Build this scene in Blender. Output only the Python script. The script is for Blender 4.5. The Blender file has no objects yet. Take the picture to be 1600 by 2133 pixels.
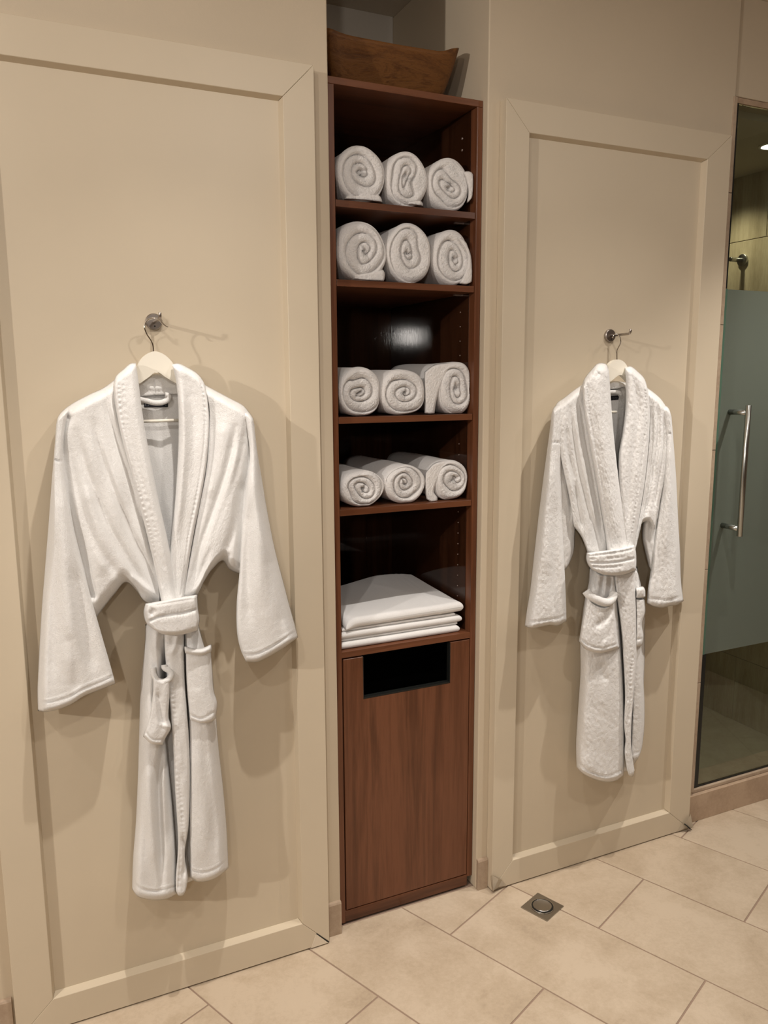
import bpy, bmesh, math, random
import numpy as np
from mathutils import Matrix, Vector

sc = bpy.context.scene
COL = sc.collection
random.seed(7)
rng = np.random.default_rng(7)

# ------------------------------------------------------------------ camera
CAM = np.array([0.0, -1.88148, 1.55471])
RT = np.array([0.90749877, -0.42002648, -0.0048715])
UP = np.array([0.07345006, 0.1472544, 0.9863677])
FW = np.array([0.4135832, 0.89548529, -0.16448416])
FPX = 1660.17
cd = bpy.data.cameras.new('camera')
cam = bpy.data.objects.new('camera', cd)
COL.objects.link(cam)
cd.sensor_fit = 'HORIZONTAL'
cd.sensor_width = 36.0
cd.lens = 36.0 * FPX / 1600.0
cd.clip_start = 0.02
M = Matrix.Identity(4)
for i in range(3):
    M[i][0] = RT[i]; M[i][1] = UP[i]; M[i][2] = -FW[i]; M[i][3] = CAM[i]
cam.matrix_world = M
sc.camera = cam

# ------------------------------------------------------------------ world, view, lights
w = bpy.data.worlds.new('world'); sc.world = w
w.use_nodes = True
w.node_tree.nodes['Background'].inputs[0].default_value = (1.0, 0.9, 0.78, 1)
w.node_tree.nodes['Background'].inputs[1].default_value = 0.02
sc.view_settings.view_transform = 'Standard'
sc.view_settings.look = 'None'
sc.view_settings.gamma = 1.0
sc.view_settings.use_curve_mapping = False
sc.view_settings.exposure = -0.12

WARM = (1.0, 0.935, 0.865)
def spot(loc, target, watts, angle, blend=0.35, rad=0.03, col=WARM):
    d = bpy.data.lights.new('downlight_or_fill', 'SPOT')  # serves the ceiling lamps and the added fill row alike
    d.energy = watts; d.color = col; d.spot_size = math.radians(angle); d.spot_blend = blend
    d.shadow_soft_size = rad
    o = bpy.data.objects.new('downlight_or_fill', d)
    o.location = loc
    o.rotation_euler = (Vector(target) - Vector(loc)).to_track_quat('-Z', 'Y').to_euler()
    COL.objects.link(o); return o
# a row of recessed ceiling spots about 60 cm off the wall
for lx, lw in ((-0.95, 34), (0.40, 40), (1.60, 30)):
    spot((lx, -0.66, 2.64), (lx, -0.42, 0), lw, 88, 1.0, 0.015)
    spot((lx, -0.66, 2.64), (lx, -0.34, 0), 52, 62, 0.85, 0.015)
spot((2.55, -0.66, 2.64), (2.36, -0.40, 0), 88, 90, 0.7, 0.015)
# frontal fill added over the middle of the room, no known lamps here
spot((-0.60, -1.75, 2.64), (-0.45, -1.0, 0), 32, 168, 0.5)
spot((0.95, -1.75, 2.64), (0.95, -1.0, 0), 30, 168, 0.5)
spot((2.45, -1.75, 2.64), (2.35, -1.0, 0), 12, 165, 0.5)
# the vanity side of the room, behind and to the left of the camera
spot((-2.7, -1.75, 2.40), (0.2, 0.0, 1.9), 185, 150, 0.8, 0.035)
def area(loc, target, watts, sx, sy, col=WARM):
    d = bpy.data.lights.new('vanity_light', 'AREA')
    d.shape = 'RECTANGLE'; d.size = sx; d.size_y = sy; d.energy = watts; d.color = col
    o = bpy.data.objects.new('vanity_light', d); o.location = loc
    o.rotation_euler = (Vector(target) - Vector(loc)).to_track_quat('-Z', 'Y').to_euler()
    COL.objects.link(o); return o
area((-0.78, -3.15, 1.91), (1.0, 0.0, 1.5), 12, 0.10, 0.12)
# the lamp of the shower ceiling
spot((2.64, 0.66, 2.36), (2.68, 0.66, 0), 12, 125, 1.0, 0.02, (1.0, 0.86, 0.66))

# ------------------------------------------------------------------ helpers
def at(px, py, Y):
    """point seen at picture position px,py at world depth Y (arrays allowed)"""
    px = np.asarray(px, float); py = np.asarray(py, float); Y = np.asarray(Y, float)
    d = FW + RT * ((px - 800) / FPX)[..., None] - UP * ((py - 1066.5) / FPX)[..., None]
    t = (Y - CAM[1]) / d[..., 1]
    return CAM + d * t[..., None]

def at_z(px, py, Z):
    d = FW + RT * ((px - 800) / FPX) - UP * ((py - 1066.5) / FPX)
    return CAM + d * ((Z - CAM[2]) / d[2])

def setp(o, label=None, cat=None, group=None, kind=None):
    if label: o['label'] = label
    if cat: o['category'] = cat
    if group: o['group'] = group
    if kind: o['kind'] = kind
    return o

def empty(name, loc=(0, 0, 0), rz=0.0):
    o = bpy.data.objects.new(name, None); COL.objects.link(o)
    o.location = loc; o.rotation_euler = (0, 0, rz); o.empty_display_size = 0.05
    return o

def raw(name, V, F, mat=None, parent=None, smooth=False):
    """one mesh object from arrays; F: (n,4) or (n,3) int array or list of lists"""
    me = bpy.data.meshes.new(name)
    V = np.asarray(V, float)
    if isinstance(F, np.ndarray):
        k = F.shape[1]; n = F.shape[0]
        me.vertices.add(len(V)); me.vertices.foreach_set('co', V.astype(np.float32).ravel())
        me.loops.add(n * k); me.loops.foreach_set('vertex_index', F.astype(np.int32).ravel())
        me.polygons.add(n)
        me.polygons.foreach_set('loop_start', np.arange(0, n * k, k, dtype=np.int32))
        me.polygons.foreach_set('loop_total', np.full(n, k, dtype=np.int32))
        me.update(calc_edges=True); me.validate()
    else:
        me.from_pydata([tuple(v) for v in V], [], F); me.update()
    if smooth:
        me.polygons.foreach_set('use_smooth', np.ones(len(me.polygons), dtype=bool))
    if mat: me.materials.append(mat)
    o = bpy.data.objects.new(name, me); COL.objects.link(o)
    if parent: o.parent = parent
    return o

def from_bm(name, bm, mat=None, parent=None, smooth=False, bevel=0, seg=2):
    if bevel:
        bmesh.ops.bevel(bm, geom=bm.edges[:], offset=bevel, segments=seg, affect='EDGES', profile=0.5)
    bmesh.ops.recalc_face_normals(bm, faces=bm.faces[:])
    me = bpy.data.meshes.new(name); bm.to_mesh(me); bm.free()
    if smooth:
        me.polygons.foreach_set('use_smooth', np.ones(len(me.polygons), dtype=bool))
    if mat: me.materials.append(mat)
    o = bpy.data.objects.new(name, me); COL.objects.link(o)
    if parent: o.parent = parent
    return o

def box_bm(bm, x0, x1, y0, y1, z0, z1):
    vs = [bm.verts.new(p) for p in ((x0,y0,z0),(x1,y0,z0),(x1,y1,z0),(x0,y1,z0),(x0,y0,z1),(x1,y0,z1),(x1,y1,z1),(x0,y1,z1))]
    for f in ((0,3,2,1),(4,5,6,7),(0,1,5,4),(1,2,6,5),(2,3,7,6),(3,0,4,7)):
        bm.faces.new([vs[i] for i in f])

def box(name, x0, x1, y0, y1, z0, z1, mat, parent=None, bevel=0.0, seg=2):
    bm = bmesh.new(); box_bm(bm, x0, x1, y0, y1, z0, z1)
    return from_bm(name, bm, mat, parent, bevel=bevel, seg=seg)

def prism(name, poly, axis, a, b, mat, parent=None, bevel=0.0, smooth=False, seg=2):
    """poly: list of 2-tuples, extruded along axis from a to b"""
    bm = bmesh.new()
    def P(p, c):
        if axis == 'y': return (p[0], c, p[1])
        if axis == 'x': return (c, p[0], p[1])
        return (p[0], p[1], c)
    A = [bm.verts.new(P(p, a)) for p in poly]; B = [bm.verts.new(P(p, b)) for p in poly]
    n = len(poly)
    bm.faces.new(A); bm.faces.new(B[::-1])
    for i in range(n):
        bm.faces.new((A[i], A[(i+1) % n], B[(i+1) % n], B[i]))
    return from_bm(name, bm, mat, parent, bevel=bevel, smooth=smooth, seg=seg)

def tube(name, pts, r, mat, parent=None, n=12, caps=True):
    pts = [Vector(p) for p in pts]
    rs = r if isinstance(r, (list, tuple)) else [r] * len(pts)
    V = []; F = []
    up = Vector((0, 0, 1)); prev = None
    for i, p in enumerate(pts):
        t = (pts[min(i+1, len(pts)-1)] - pts[max(i-1, 0)]).normalized()
        if prev is None:
            a = t.orthogonal().normalized()
        else:
            a = (prev - t * prev.dot(t)).normalized()
        prev = a; b = t.cross(a)
        for k in range(n):
            ang = 2 * math.pi * k / n
            V.append(tuple(p + (a * math.cos(ang) + b * math.sin(ang)) * rs[i]))
    for i in range(len(pts) - 1):
        for k in range(n):
            F.append([i*n+k, i*n+(k+1) % n, (i+1)*n+(k+1) % n, (i+1)*n+k])
    if caps:
        F.append(list(range(n))[::-1]); F.append([(len(pts)-1)*n + k for k in range(n)])
    o = raw(name, V, F, mat, parent)
    for p in o.data.polygons:
        p.use_smooth = len(p.vertices) == 4
    return o

def lathe(name, prof, loc, axis, mat, parent=None, n=32):
    """prof: list of (radius, height) along axis vector"""
    ax = Vector(axis).normalized(); a = ax.orthogonal().normalized(); b = ax.cross(a); loc = Vector(loc)
    V = []; F = []
    for r, h in prof:
        for k in range(n):
            an = 2*math.pi*k/n
            V.append(tuple(loc + ax*h + (a*math.cos(an)+b*math.sin(an))*r))
    for i in range(len(prof)-1):
        for k in range(n):
            F.append([i*n+k, i*n+(k+1) % n, (i+1)*n+(k+1) % n, (i+1)*n+k])
    F.append(list(range(n))[::-1]); F.append([(len(prof)-1)*n+k for k in range(n)])
    o = raw(name, V, F, mat, parent)
    bm = bmesh.new(); bm.from_mesh(o.data); bmesh.ops.recalc_face_normals(bm, faces=bm.faces[:]); bm.to_mesh(o.data); bm.free()
    for p in o.data.polygons: p.use_smooth = True
    md = o.modifiers.new('es', 'EDGE_SPLIT'); md.split_angle = math.radians(35)
    return o

# ------------------------------------------------------------------ materials
def srgb(r, g, b):
    f = lambda c: (c/255/12.92) if c/255 <= 0.04045 else ((c/255+0.055)/1.055)**2.4
    return (f(r), f(g), f(b), 1)

def newmat(name, rough=0.5, spec=0.5, metal=0.0, col=None):
    m = bpy.data.materials.new(name); m.use_nodes = True
    b = m.node_tree.nodes['Principled BSDF']
    b.inputs['Roughness'].default_value = rough
    b.inputs['Specular IOR Level'].default_value = spec
    b.inputs['Metallic'].default_value = metal
    if col: b.inputs['Base Color'].default_value = col
    return m, m.node_tree, b

def noise(nt, scale, detail=4, rough=0.55, vec=None, dist=0.0):
    n = nt.nodes.new('ShaderNodeTexNoise'); n.inputs['Scale'].default_value = scale
    n.inputs['Detail'].default_value = detail; n.inputs['Roughness'].default_value = rough
    n.inputs['Distortion'].default_value = dist
    if vec: nt.links.new(vec, n.inputs['Vector'])
    return n

def ramp(nt, src, stops):
    r = nt.nodes.new('ShaderNodeValToRGB')
    el = r.color_ramp.elements
    el[0].position, el[0].color = stops[0]; el[1].position, el[1].color = stops[-1]
    for p, c in stops[1:-1]:
        e = el.new(p); e.color = c
    nt.links.new(src, r.inputs[0]); return r

def coords(nt, scale=(1, 1, 1), obj=True):
    tc = nt.nodes.new('ShaderNodeNewGeometry')
    mp = nt.nodes.new('ShaderNodeMapping'); mp.inputs['Scale'].default_value = scale
    nt.links.new(tc.outputs['Position'], mp.inputs['Vector'])
    return mp.outputs['Vector'], mp

def bump(nt, b, h, strength=0.2, dist=0.001, normal=None):
    n = nt.nodes.new('ShaderNodeBump'); n.inputs['Strength'].default_value = strength
    n.inputs['Distance'].default_value = dist
    nt.links.new(h, n.inputs['Height'])
    if normal: nt.links.new(normal, n.inputs['Normal'])
    nt.links.new(n.outputs[0], b.inputs['Normal'])
    return n

def paint(name, c, rough=0.5, bs=0.12):
    m, nt, b = newmat(name, rough, 0.35)
    v, _ = coords(nt)
    n1 = noise(nt, 3.0, 3, 0.5, v)
    k = 0.96
    r = ramp(nt, n1.outputs[0], [(0.3, (c[0]*k, c[1]*k, c[2]*k, 1)), (0.7, c)])
    nt.links.new(r.outputs[0], b.inputs['Base Color'])
    n2 = noise(nt, 260, 3, 0.6, v)
    bump(nt, b, n2.outputs[0], bs, 0.0006)
    return m

M_WALL = paint('wall_paint', srgb(203, 188, 165), 0.6, 0.25)
M_PANEL = paint('panel_paint', srgb(207, 193, 170), 0.42, 0.08)
M_FAR = paint('far_wall_paint', srgb(112, 96, 80), 0.6)
M_CEIL = paint('ceiling_paint', srgb(216, 206, 190), 0.75)
M_NICHE = paint('niche_paint', srgb(186, 178, 166), 0.7)

def wood(name, vertical=True, dark=1.0, gloss=0.32):
    m, nt, b = newmat(name, gloss, 0.45)
    sc_ = (9, 9, 0.55) if vertical else (0.55, 9, 9)
    v, mp = coords(nt, sc_)
    oi = nt.nodes.new('ShaderNodeObjectInfo')
    add = nt.nodes.new('ShaderNodeVectorMath'); add.operation = 'ADD'
    sc2 = nt.nodes.new('ShaderNodeVectorMath'); sc2.operation = 'SCALE'; sc2.inputs['Scale'].default_value = 7.0
    cmb = nt.nodes.new('ShaderNodeCombineXYZ')
    for i in range(3): nt.links.new(oi.outputs['Random'], cmb.inputs[i])
    nt.links.new(cmb.outputs[0], sc2.inputs[0]); nt.links.new(v, add.inputs[0]); nt.links.new(sc2.outputs[0], add.inputs[1])
    vv = add.outputs[0]
    n1 = noise(nt, 1.0, 6, 0.6, vv, 0.9)
    n2 = noise(nt, 9.0, 5, 0.6, vv, 0.3)
    mix = nt.nodes.new('ShaderNodeMath'); mix.operation = 'MULTIPLY_ADD'
    nt.links.new(n2.outputs[0], mix.inputs[0]); mix.inputs[1].default_value = 0.35
    nt.links.new(n1.outputs[0], mix.inputs[2])
    d = dark
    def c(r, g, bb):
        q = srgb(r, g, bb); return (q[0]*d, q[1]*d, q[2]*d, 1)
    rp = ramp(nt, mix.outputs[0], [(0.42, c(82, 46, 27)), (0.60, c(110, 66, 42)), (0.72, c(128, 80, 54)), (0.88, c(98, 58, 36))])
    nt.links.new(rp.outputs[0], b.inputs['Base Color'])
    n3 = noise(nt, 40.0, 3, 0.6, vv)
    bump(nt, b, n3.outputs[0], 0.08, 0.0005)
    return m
M_WOODV = wood('walnut_vertical', True, 0.74, 0.30)
M_WOODH = wood('walnut_horizontal', False, 0.74, 0.28)
M_WOODSHADE = wood('walnut_inside_shaded', True, 0.20, 0.055)  # same walnut darkened: shade of the deep cabinet put into the colour

def terry(name, c, scale=420, strength=0.55, lump=60, lw=0.3):
    m, nt, b = newmat(name, 0.95, 0.1)
    b.inputs['Sheen Weight'].default_value = 0.25
    b.inputs['Sheen Roughness'].default_value = 0.5
    v, _ = coords(nt)
    n1 = noise(nt, scale, 4, 0.7, v)
    n2 = noise(nt, lump, 3, 0.6, v)
    rp = ramp(nt, n1.outputs[0], [(0.3, (c[0]*0.9, c[1]*0.9, c[2]*0.9, 1)), (0.6, c)])
    nt.links.new(rp.outputs[0], b.inputs['Base Color'])
    a = nt.nodes.new('ShaderNodeMath'); a.operation = 'MULTIPLY_ADD'; a.inputs[1].default_value = lw
    nt.links.new(n2.outputs[0], a.inputs[0]); nt.links.new(n1.outputs[0], a.inputs[2])
    bump(nt, b, a.outputs[0], strength, 0.003)
    return m
M_VELOUR = terry('white_velour', (0.84, 0.83, 0.815, 1), 430, 0.5, 60)
M_TERRY = terry('white_terry', (0.84, 0.83, 0.815, 1), 260, 0.6, 90)
M_TOWEL = terry('white_towel', (0.90, 0.87, 0.85, 1), 330, 0.9, 110)
M_FLAT = terry('white_flat_towel', (0.86, 0.85, 0.84, 1), 600, 0.35, 60)

def stone(name, cols, rough=0.45, veins=(1, 1, 1), scale=5.0, bs=0.12, fine=True):
    m, nt, b = newmat(name, rough, 0.4)
    v, mp = coords(nt, veins)
    oi = nt.nodes.new('ShaderNodeObjectInfo')
    add = nt.nodes.new('ShaderNodeVectorMath'); add.operation = 'ADD'
    sc2 = nt.nodes.new('ShaderNodeVectorMath'); sc2.operation = 'SCALE'; sc2.inputs['Scale'].default_value = 13.0
    cmb = nt.nodes.new('ShaderNodeCombineXYZ')
    for i in range(3): nt.links.new(oi.outputs['Random'], cmb.inputs[i])
    nt.links.new(cmb.outputs[0], sc2.inputs[0]); nt.links.new(v, add.inputs[0]); nt.links.new(sc2.outputs[0], add.inputs[1])
    n1 = noise(nt, scale, 6, 0.62, add.outputs[0], 0.4)
    n2 = noise(nt, scale*14, 5, 0.7, add.outputs[0], 0.2)
    mx = nt.nodes.new('ShaderNodeMath'); mx.operation = 'MULTIPLY_ADD'; mx.inputs[1].default_value = 0.45
    nt.links.new(n2.outputs[0], mx.inputs[0]); nt.links.new(n1.outputs[0], mx.inputs[2])
    rp = ramp(nt, mx.outputs[0], cols)
    nt.links.new(rp.outputs[0], b.inputs['Base Color'])
    bump(nt, b, n2.outputs[0], bs, 0.001)
    return m
M_TILE = stone('floor_stone', [(0.42, srgb(166, 148, 126)), (0.62, srgb(182, 164, 141)), (0.84, srgb(196, 179, 157))], 0.42, (1, 1, 1), 6.0)
M_SKIRT = stone('skirting_stone', [(0.42, srgb(150, 128, 108)), (0.85, srgb(182, 162, 140))], 0.5, (1, 1, 1), 6)
M_CURB = stone('kerb_stone', [(0.42, srgb(150, 126, 104)), (0.85, srgb(182, 158, 134))], 0.5, (1, 1, 1), 6)
M_SHTILE = stone('travertine', [(0.40, srgb(134, 122, 96)), (0.62, srgb(164, 152, 124)), (0.9, srgb(190, 178, 150))], 0.4, (1, 5.0, 0.7), 3.0)
M_SHFLOOR = stone('shower_floor_stone', [(0.42, srgb(150, 142, 122)), (0.85, srgb(176, 168, 148))], 0.45, (1, 1, 1), 4)
M_GROUT, _, _ = newmat('grout', 0.9, 0.2, 0, srgb(150, 128, 112))
M_GROUT2, _, _ = newmat('light_grout', 0.9, 0.2, 0, srgb(190, 180, 150))
M_BLACK, _, _ = newmat('black_hamper_shade', 0.9, 0.0, 0, (0.002, 0.002, 0.002, 1))  # near-black that paints the shade inside the hamper
M_BLK2, _, _ = newmat('black_edging', 0.4, 0.4, 0, (0.010, 0.011, 0.010, 1))
M_LABEL, _, _ = newmat('black_label', 0.6, 0.3, 0, (0.008, 0.008, 0.012, 1))
M_LTXT, _, _ = newmat('label_thread', 0.7, 0.3, 0, (0.10, 0.10, 0.115, 1))
M_HANG, _, _ = newmat('white_hanger_paint', 0.35, 0.4, 0, srgb(232, 226, 212))
M_CHROME, _, _ = newmat('chrome', 0.08, 0.5, 1.0, (0.82, 0.80, 0.77, 1))
M_NICKEL, nt_, b_ = newmat('brushed_nickel', 0.33, 0.5, 1.0, (0.42, 0.38, 0.35, 1))
M_STEEL, _, _ = newmat('brushed_steel', 0.24, 0.5, 1.0, (0.46, 0.47, 0.45, 1))
M_DRAIN, _, _ = newmat('drain_steel', 0.30, 0.5, 1.0, (0.40, 0.38, 0.35, 1))
M_PIN, _, _ = newmat('shelf_pin', 0.4, 0.5, 0.6, (0.45, 0.36, 0.32, 1))
M_FOLD, _, _ = newmat('vinyl_corner', 0.3, 0.5, 0, srgb(218, 205, 184))
M_GLOW, nt_, b_ = newmat('lamp_glow', 0.5, 0.5, 0, (1, 1, 1, 1))
b_.inputs['Emission Color'].default_value = (1.0, 0.93, 0.8, 1); b_.inputs['Emission Strength'].default_value = 6.0

def glass(name, c, rough, trans=1.0):
    m, nt, b = newmat(name, rough, 0.5, 0, c)
    b.inputs['Transmission Weight'].default_value = trans
    b.inputs['IOR'].default_value = 1.45
    return m
M_GLASS = glass('clear_green_glass', (0.80, 0.88, 0.78, 1), 0.0)
M_FROST = glass('frosted_glass_film', (0.33, 0.38, 0.32, 1), 0.5, 0.72)
M_GEDGE, _, _ = newmat('green_glass_edge', 0.25, 0.5, 0, srgb(84, 112, 96))

def bowlmat():
    m, nt, b = newmat('carved_bowl_wood', 0.55, 0.3)
    v, _ = coords(nt, (2.0, 6, 7))
    n1 = noise(nt, 3.0, 6, 0.65, v, 1.2)
    n2 = noise(nt, 26.0, 4, 0.7, v, 0.6)
    mx = nt.nodes.new('ShaderNodeMath'); mx.operation = 'MULTIPLY_ADD'; mx.inputs[1].default_value = 0.4
    nt.links.new(n2.outputs[0], mx.inputs[0]); nt.links.new(n1.outputs[0], mx.inputs[2])
    rp = ramp(nt, mx.outputs[0], [(0.40, srgb(60, 34, 16)), (0.62, srgb(96, 60, 28)), (0.75, srgb(114, 74, 36)), (0.92, srgb(84, 50, 22))])
    nt.links.new(rp.outputs[0], b.inputs['Base Color'])
    bump(nt, b, mx.outputs[0], 0.5, 0.004)
    return m
M_BOWL = bowlmat()

# ------------------------------------------------------------------ room shell
WY = 0.032          # plaster plane behind the framed boards
CZ = 2.69           # ceiling height
NX0, NX1 = 0.742, 1.190      # niche opening
SX = 2.080          # end of the wall, start of the shower opening
def struct(o): o['kind'] = 'structure'; return o

# walls
struct(box('wall_front_left', -3.6, NX0, WY, 0.62, 0, CZ, M_WALL, bevel=0.003))
struct(box('wall_front_right', NX1, SX - 0.006, WY, 0.62, 0, CZ, M_WALL, bevel=0.003))
struct(box('wall_niche_back', NX0 + 0.001, NX1 - 0.001, 0.608, 0.66, 0, CZ, M_NICHE))
struct(box('wall_shower_header', SX - 0.004, 3.2, WY + 0.008, 0.14, 2.405, CZ, M_WALL, bevel=0.003))
struct(box('wall_back', -3.6, 3.3, -3.35, -3.25, 0, CZ, M_FAR))
struct(box('wall_left', -3.7, -3.6, -3.35, 0.62, 0, CZ, M_FAR))
struct(box('wall_right', 3.3, 3.4, -3.35, 0.14, 0, CZ, M_FAR))
struct(box('ceiling', -3.7, 3.4, -3.35, 1.5, CZ, CZ + 0.08, M_CEIL))
struct(box('wall_shower_left', SX - 0.10, SX - 0.010, 0.62, 1.4, 0, CZ, M_SHTILE))
struct(box('wall_shower_back', SX - 0.1, 3.2, 1.3, 1.4, 0, CZ, M_SHTILE))
struct(box('ceiling_shower', SX - 0.006, 2.86, 0.14, 1.3, 2.385, 2.42, M_CEIL))

# shower right wall, built of travertine slabs
sw = struct(box('wall_shower_right', 2.858, 2.95, 0.16, 1.3, 0, 2.42, M_GROUT2))
zs = [0.03, 0.325, 0.925, 1.525, 2.122, 2.40]
for j in range(5):
    ys = [0.165, 0.95, 1.3] if j % 2 else [0.165, 0.55, 1.3]
    for i in range(2):
        box('tile', 2.848, 2.860, ys[i] + 0.001, ys[i+1] - 0.001, zs[j] + 0.0012, zs[j+1] - 0.0012, M_SHTILE, sw, 0.0008, 1)

# floor: a grout bed with rectangular stone tiles laid on the diagonal, half bond
fl = struct(box('floor', -3.6, 3.3, -3.25, 0.62, -0.06, -0.0022, M_GROUT))
TH = -1.1612; n0 = 0.2813; t0 = 0.2059; TW = 0.303; TL = 0.606
tv = np.array([math.cos(TH), math.sin(TH)]); nv = np.array([-tv[1], tv[0]])
def clip(poly, ax, c, keep_less):
    out = []
    for i in range(len(poly)):
        a, b = poly[i], poly[(i+1) % len(poly)]
        ina = (a[ax] <= c) if keep_less else (a[ax] >= c); inb = (b[ax] <= c) if keep_less else (b[ax] >= c)
        if ina: out.append(a)
        if ina != inb:
            k = (c - a[ax]) / (b[ax] - a[ax]); out.append(a + (b - a) * k)
    return out
J = 0.0022
for i in range(-9, 12):
    for j in range(-8, 14):
        a0 = n0 + i * TW + J; a1 = n0 + (i+1) * TW - J
        b0 = t0 + (i + 1 + 2*j) * TW + J; b1 = b0 + TL - 2*J
        poly = [nv*a0 + tv*b0, nv*a0 + tv*b1, nv*a1 + tv*b1, nv*a1 + tv*b0]
        cx = sum(p[0] for p in poly)/4; cy = sum(p[1] for p in poly)/4
        if cx < -1.6 or cx > 3.25 or cy < -2.3 or cy > 0.45: continue
        poly = clip(poly, 1, 0.050, True)
        if len(poly) < 3: continue
        poly = clip(poly, 0, 3.29, True)
        if len(poly) < 3: continue
        # drop slivers
        ar = abs(sum(poly[k][0]*poly[(k+1) % len(poly)][1] - poly[(k+1) % len(poly)][0]*poly[k][1] for k in range(len(poly))))/2
        if ar < 4e-4: continue
        prism('tile', [tuple(p) for p in poly], 'z', -0.008, random.uniform(-0.0003, 0.0003), M_TILE, fl, bevel=0.0007, seg=1)
struct(box('floor_far', -1.0, -0.99, -3.2, -3.19, -0.0021, -0.002, M_TILE)) if False else None

# skirting tiles
def skirt(x0, x1, name):
    prism(name, [(WY - 0.010, 0.0), (WY - 0.010, 0.094), (WY - 0.007, 0.099), (WY + 0.002, 0.101), (WY + 0.002, 0.0)], 'x', x0, x1, M_SKIRT, None, 0.0006)['kind'] = 'structure'
skirt(-1.9, -0.106, 'baseboard_left')
skirt(0.699, NX0 - 0.001, 'baseboard_niche_left')
skirt(NX1 + 0.001, 1.226, 'baseboard_niche_right')

# shower kerb and threshold
kb = struct(box('shower_kerb', SX - 0.006, 3.28, 0.036, 0.165, 0, 0.100, M_CURB, bevel=0.002))
kb.name = 'trim_1'
box('kerb_face_tile', SX - 0.030, 2.70, WY - 0.006, 0.0355, 0.0005, 0.1005, M_CURB, kb, 0.0008)
box('kerb_face_tile', 2.703, 3.28, WY - 0.006, 0.0355, 0.0005, 0.1005, M_CURB, kb, 0.0008)
box('threshold_strip', SX - 0.012, 3.28, 0.040, 0.150, 0.1005, 0.114, M_SKIRT, kb, 0.002)
struct(box('floor_shower', SX, 2.86, 0.165, 1.3, -0.02, 0.03, M_SHFLOOR))
# narrow tile trim up the end of the wall
tr = struct(box('trim_2', SX - 0.0055, SX - 0.0015, WY + 0.006, 0.16, 0.12, 2.40, M_GROUT2))
zz = [0.116, 0.52, 0.92, 1.32, 1.72, 2.12, 2.40]
for k in range(6):
    box('edge_tile', SX - 0.016, SX - 0.0016, WY - 0.004, WY + 0.0055, zz[k] + 0.001, zz[k+1] - 0.001, M_SKIRT, tr, 0.001)

# ------------------------------------------------------------------ framed boards against the wall
def framed_board(name, x0, x1, xi0, xi1, z1, zi0, zi1, label):
    r = empty(name, ((x0+x1)/2, WY, 0)); setp(r, label, 'wall panel')
    inv = Vector((-(x0+x1)/2, -WY, 0))
    def add(o): o.parent = r; o.location = inv; return o
    yb = WY - 0.001; yf = 0.0; ym = 0.020; ch = 0.006
    add(box('field_board', xi0 - 0.004, xi1 + 0.004, ym, yb, zi0 - 0.004, zi1 + 0.004, M_PANEL))
    O = [(x0, 0.004), (x1, 0.004), (x1, z1), (x0, z1)]
    I = [(xi0, zi0), (xi1, zi0), (xi1, zi1), (xi0, zi1)]
    S = [(xi0+ch, zi0+ch), (xi1-ch, zi0+ch), (xi1-ch, zi1-ch), (xi0+ch, zi1-ch)]
    nm = ['bottom_rail', 'stile', 'top_rail', 'stile']
    for k in range(4):
        l = (k+1) % 4
        a, b, c, d = O[k], O[l], I[l], I[k]; s1, s0 = S[l], S[k]
        g = 0.0004
        V = [(a[0], yf, a[1]), (b[0], yf, b[1]), (c[0], yf, c[1]), (d[0], yf, d[1]),
             (s0[0], ym, s0[1]), (s1[0], ym, s1[1]),
             (a[0], yb, a[1]), (b[0], yb, b[1]), (s1[0], yb, s1[1]), (s0[0], yb, s0[1])]
        cx = sum(v[0] for v in V)/10; cz = sum(v[2] for v in V)/10
        dx, dz = (0, 0)
        V = [(v[0] + (g if v[0] < cx else -g) * (1 if nm[k] != 'stile' else 0), v[1], v[2] + (g if v[2] < cz else -g) * (1 if nm[k] == 'stile' else 0)) for v in V]
        F = [[0,1,2,3],[3,2,5,4],[4,5,8,9],[6,9,8,7],[0,6,7,1],[1,7,8],[1,8,5],[1,5,2],[0,3,4],[0,4,9],[0,9,6]]
        bm = bmesh.new(); vs = [bm.verts.new(v) for v in V]
        for f in F: bm.faces.new([vs[i] for i in f])
        o = from_bm(nm[k], bm, M_PANEL, None, bevel=0.0008, seg=1); add(o)
    return r, add
r1, add1 = framed_board('framed_board', -0.0995, 0.6945, -0.0162, 0.6179, 2.2761, 0.0845, 2.1986,
    'tall beige painted framed board behind the left bathrobe, left of the towel niche')
r2, add2 = framed_board('framed_board', 1.2268, 2.034, 1.3006, 1.9408, 2.2761, 0.0845, 2.1986,
    'tall beige painted framed board behind the right bathrobe, between the towel niche and the shower')
def corner(cx, s, add, dark=True):
    """crumpled vinyl wrap at a lower corner of a board"""
    V = [(cx, -0.0015, 0.004), (cx+s*0.001, -0.004, 0.058), (cx - s*0.018, -0.010, 0.044), (cx - s*0.036, -0.0014, 0.030),
         (cx - s*0.054, -0.0012, 0.0045), (cx + s*0.002, 0.006, 0.050), (cx + s*0.004, -0.016, 0.014), (cx - s*0.020, -0.008, 0.016)]
    F = [[1, 2, 6], [2, 3, 7], [2, 7, 6], [3, 4, 7], [4, 0, 7], [0, 6, 7], [1, 6, 5], [5, 6, 0]]
    bm = bmesh.new(); vs = [bm.verts.new(v) for v in V]
    for f in F: bm.faces.new([vs[i] for i in f])
    bmesh.ops.solidify(bm, geom=bm.faces[:], thickness=0.0008)
    add(from_bm('vinyl_corner', bm, M_FOLD))
    if dark:
        a = [(cx - s*0.030, 0.030), (cx - s*0.026, 0.031), (cx - s*0.001, 0.0075), (cx - s*0.003, 0.005)]
        add(prism('open_mitre_gap', a, 'y', -0.0150, -0.0010, M_BLK2))
corner(2.034, 1, add2)
corner(1.2268, -1, add2, False)
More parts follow.
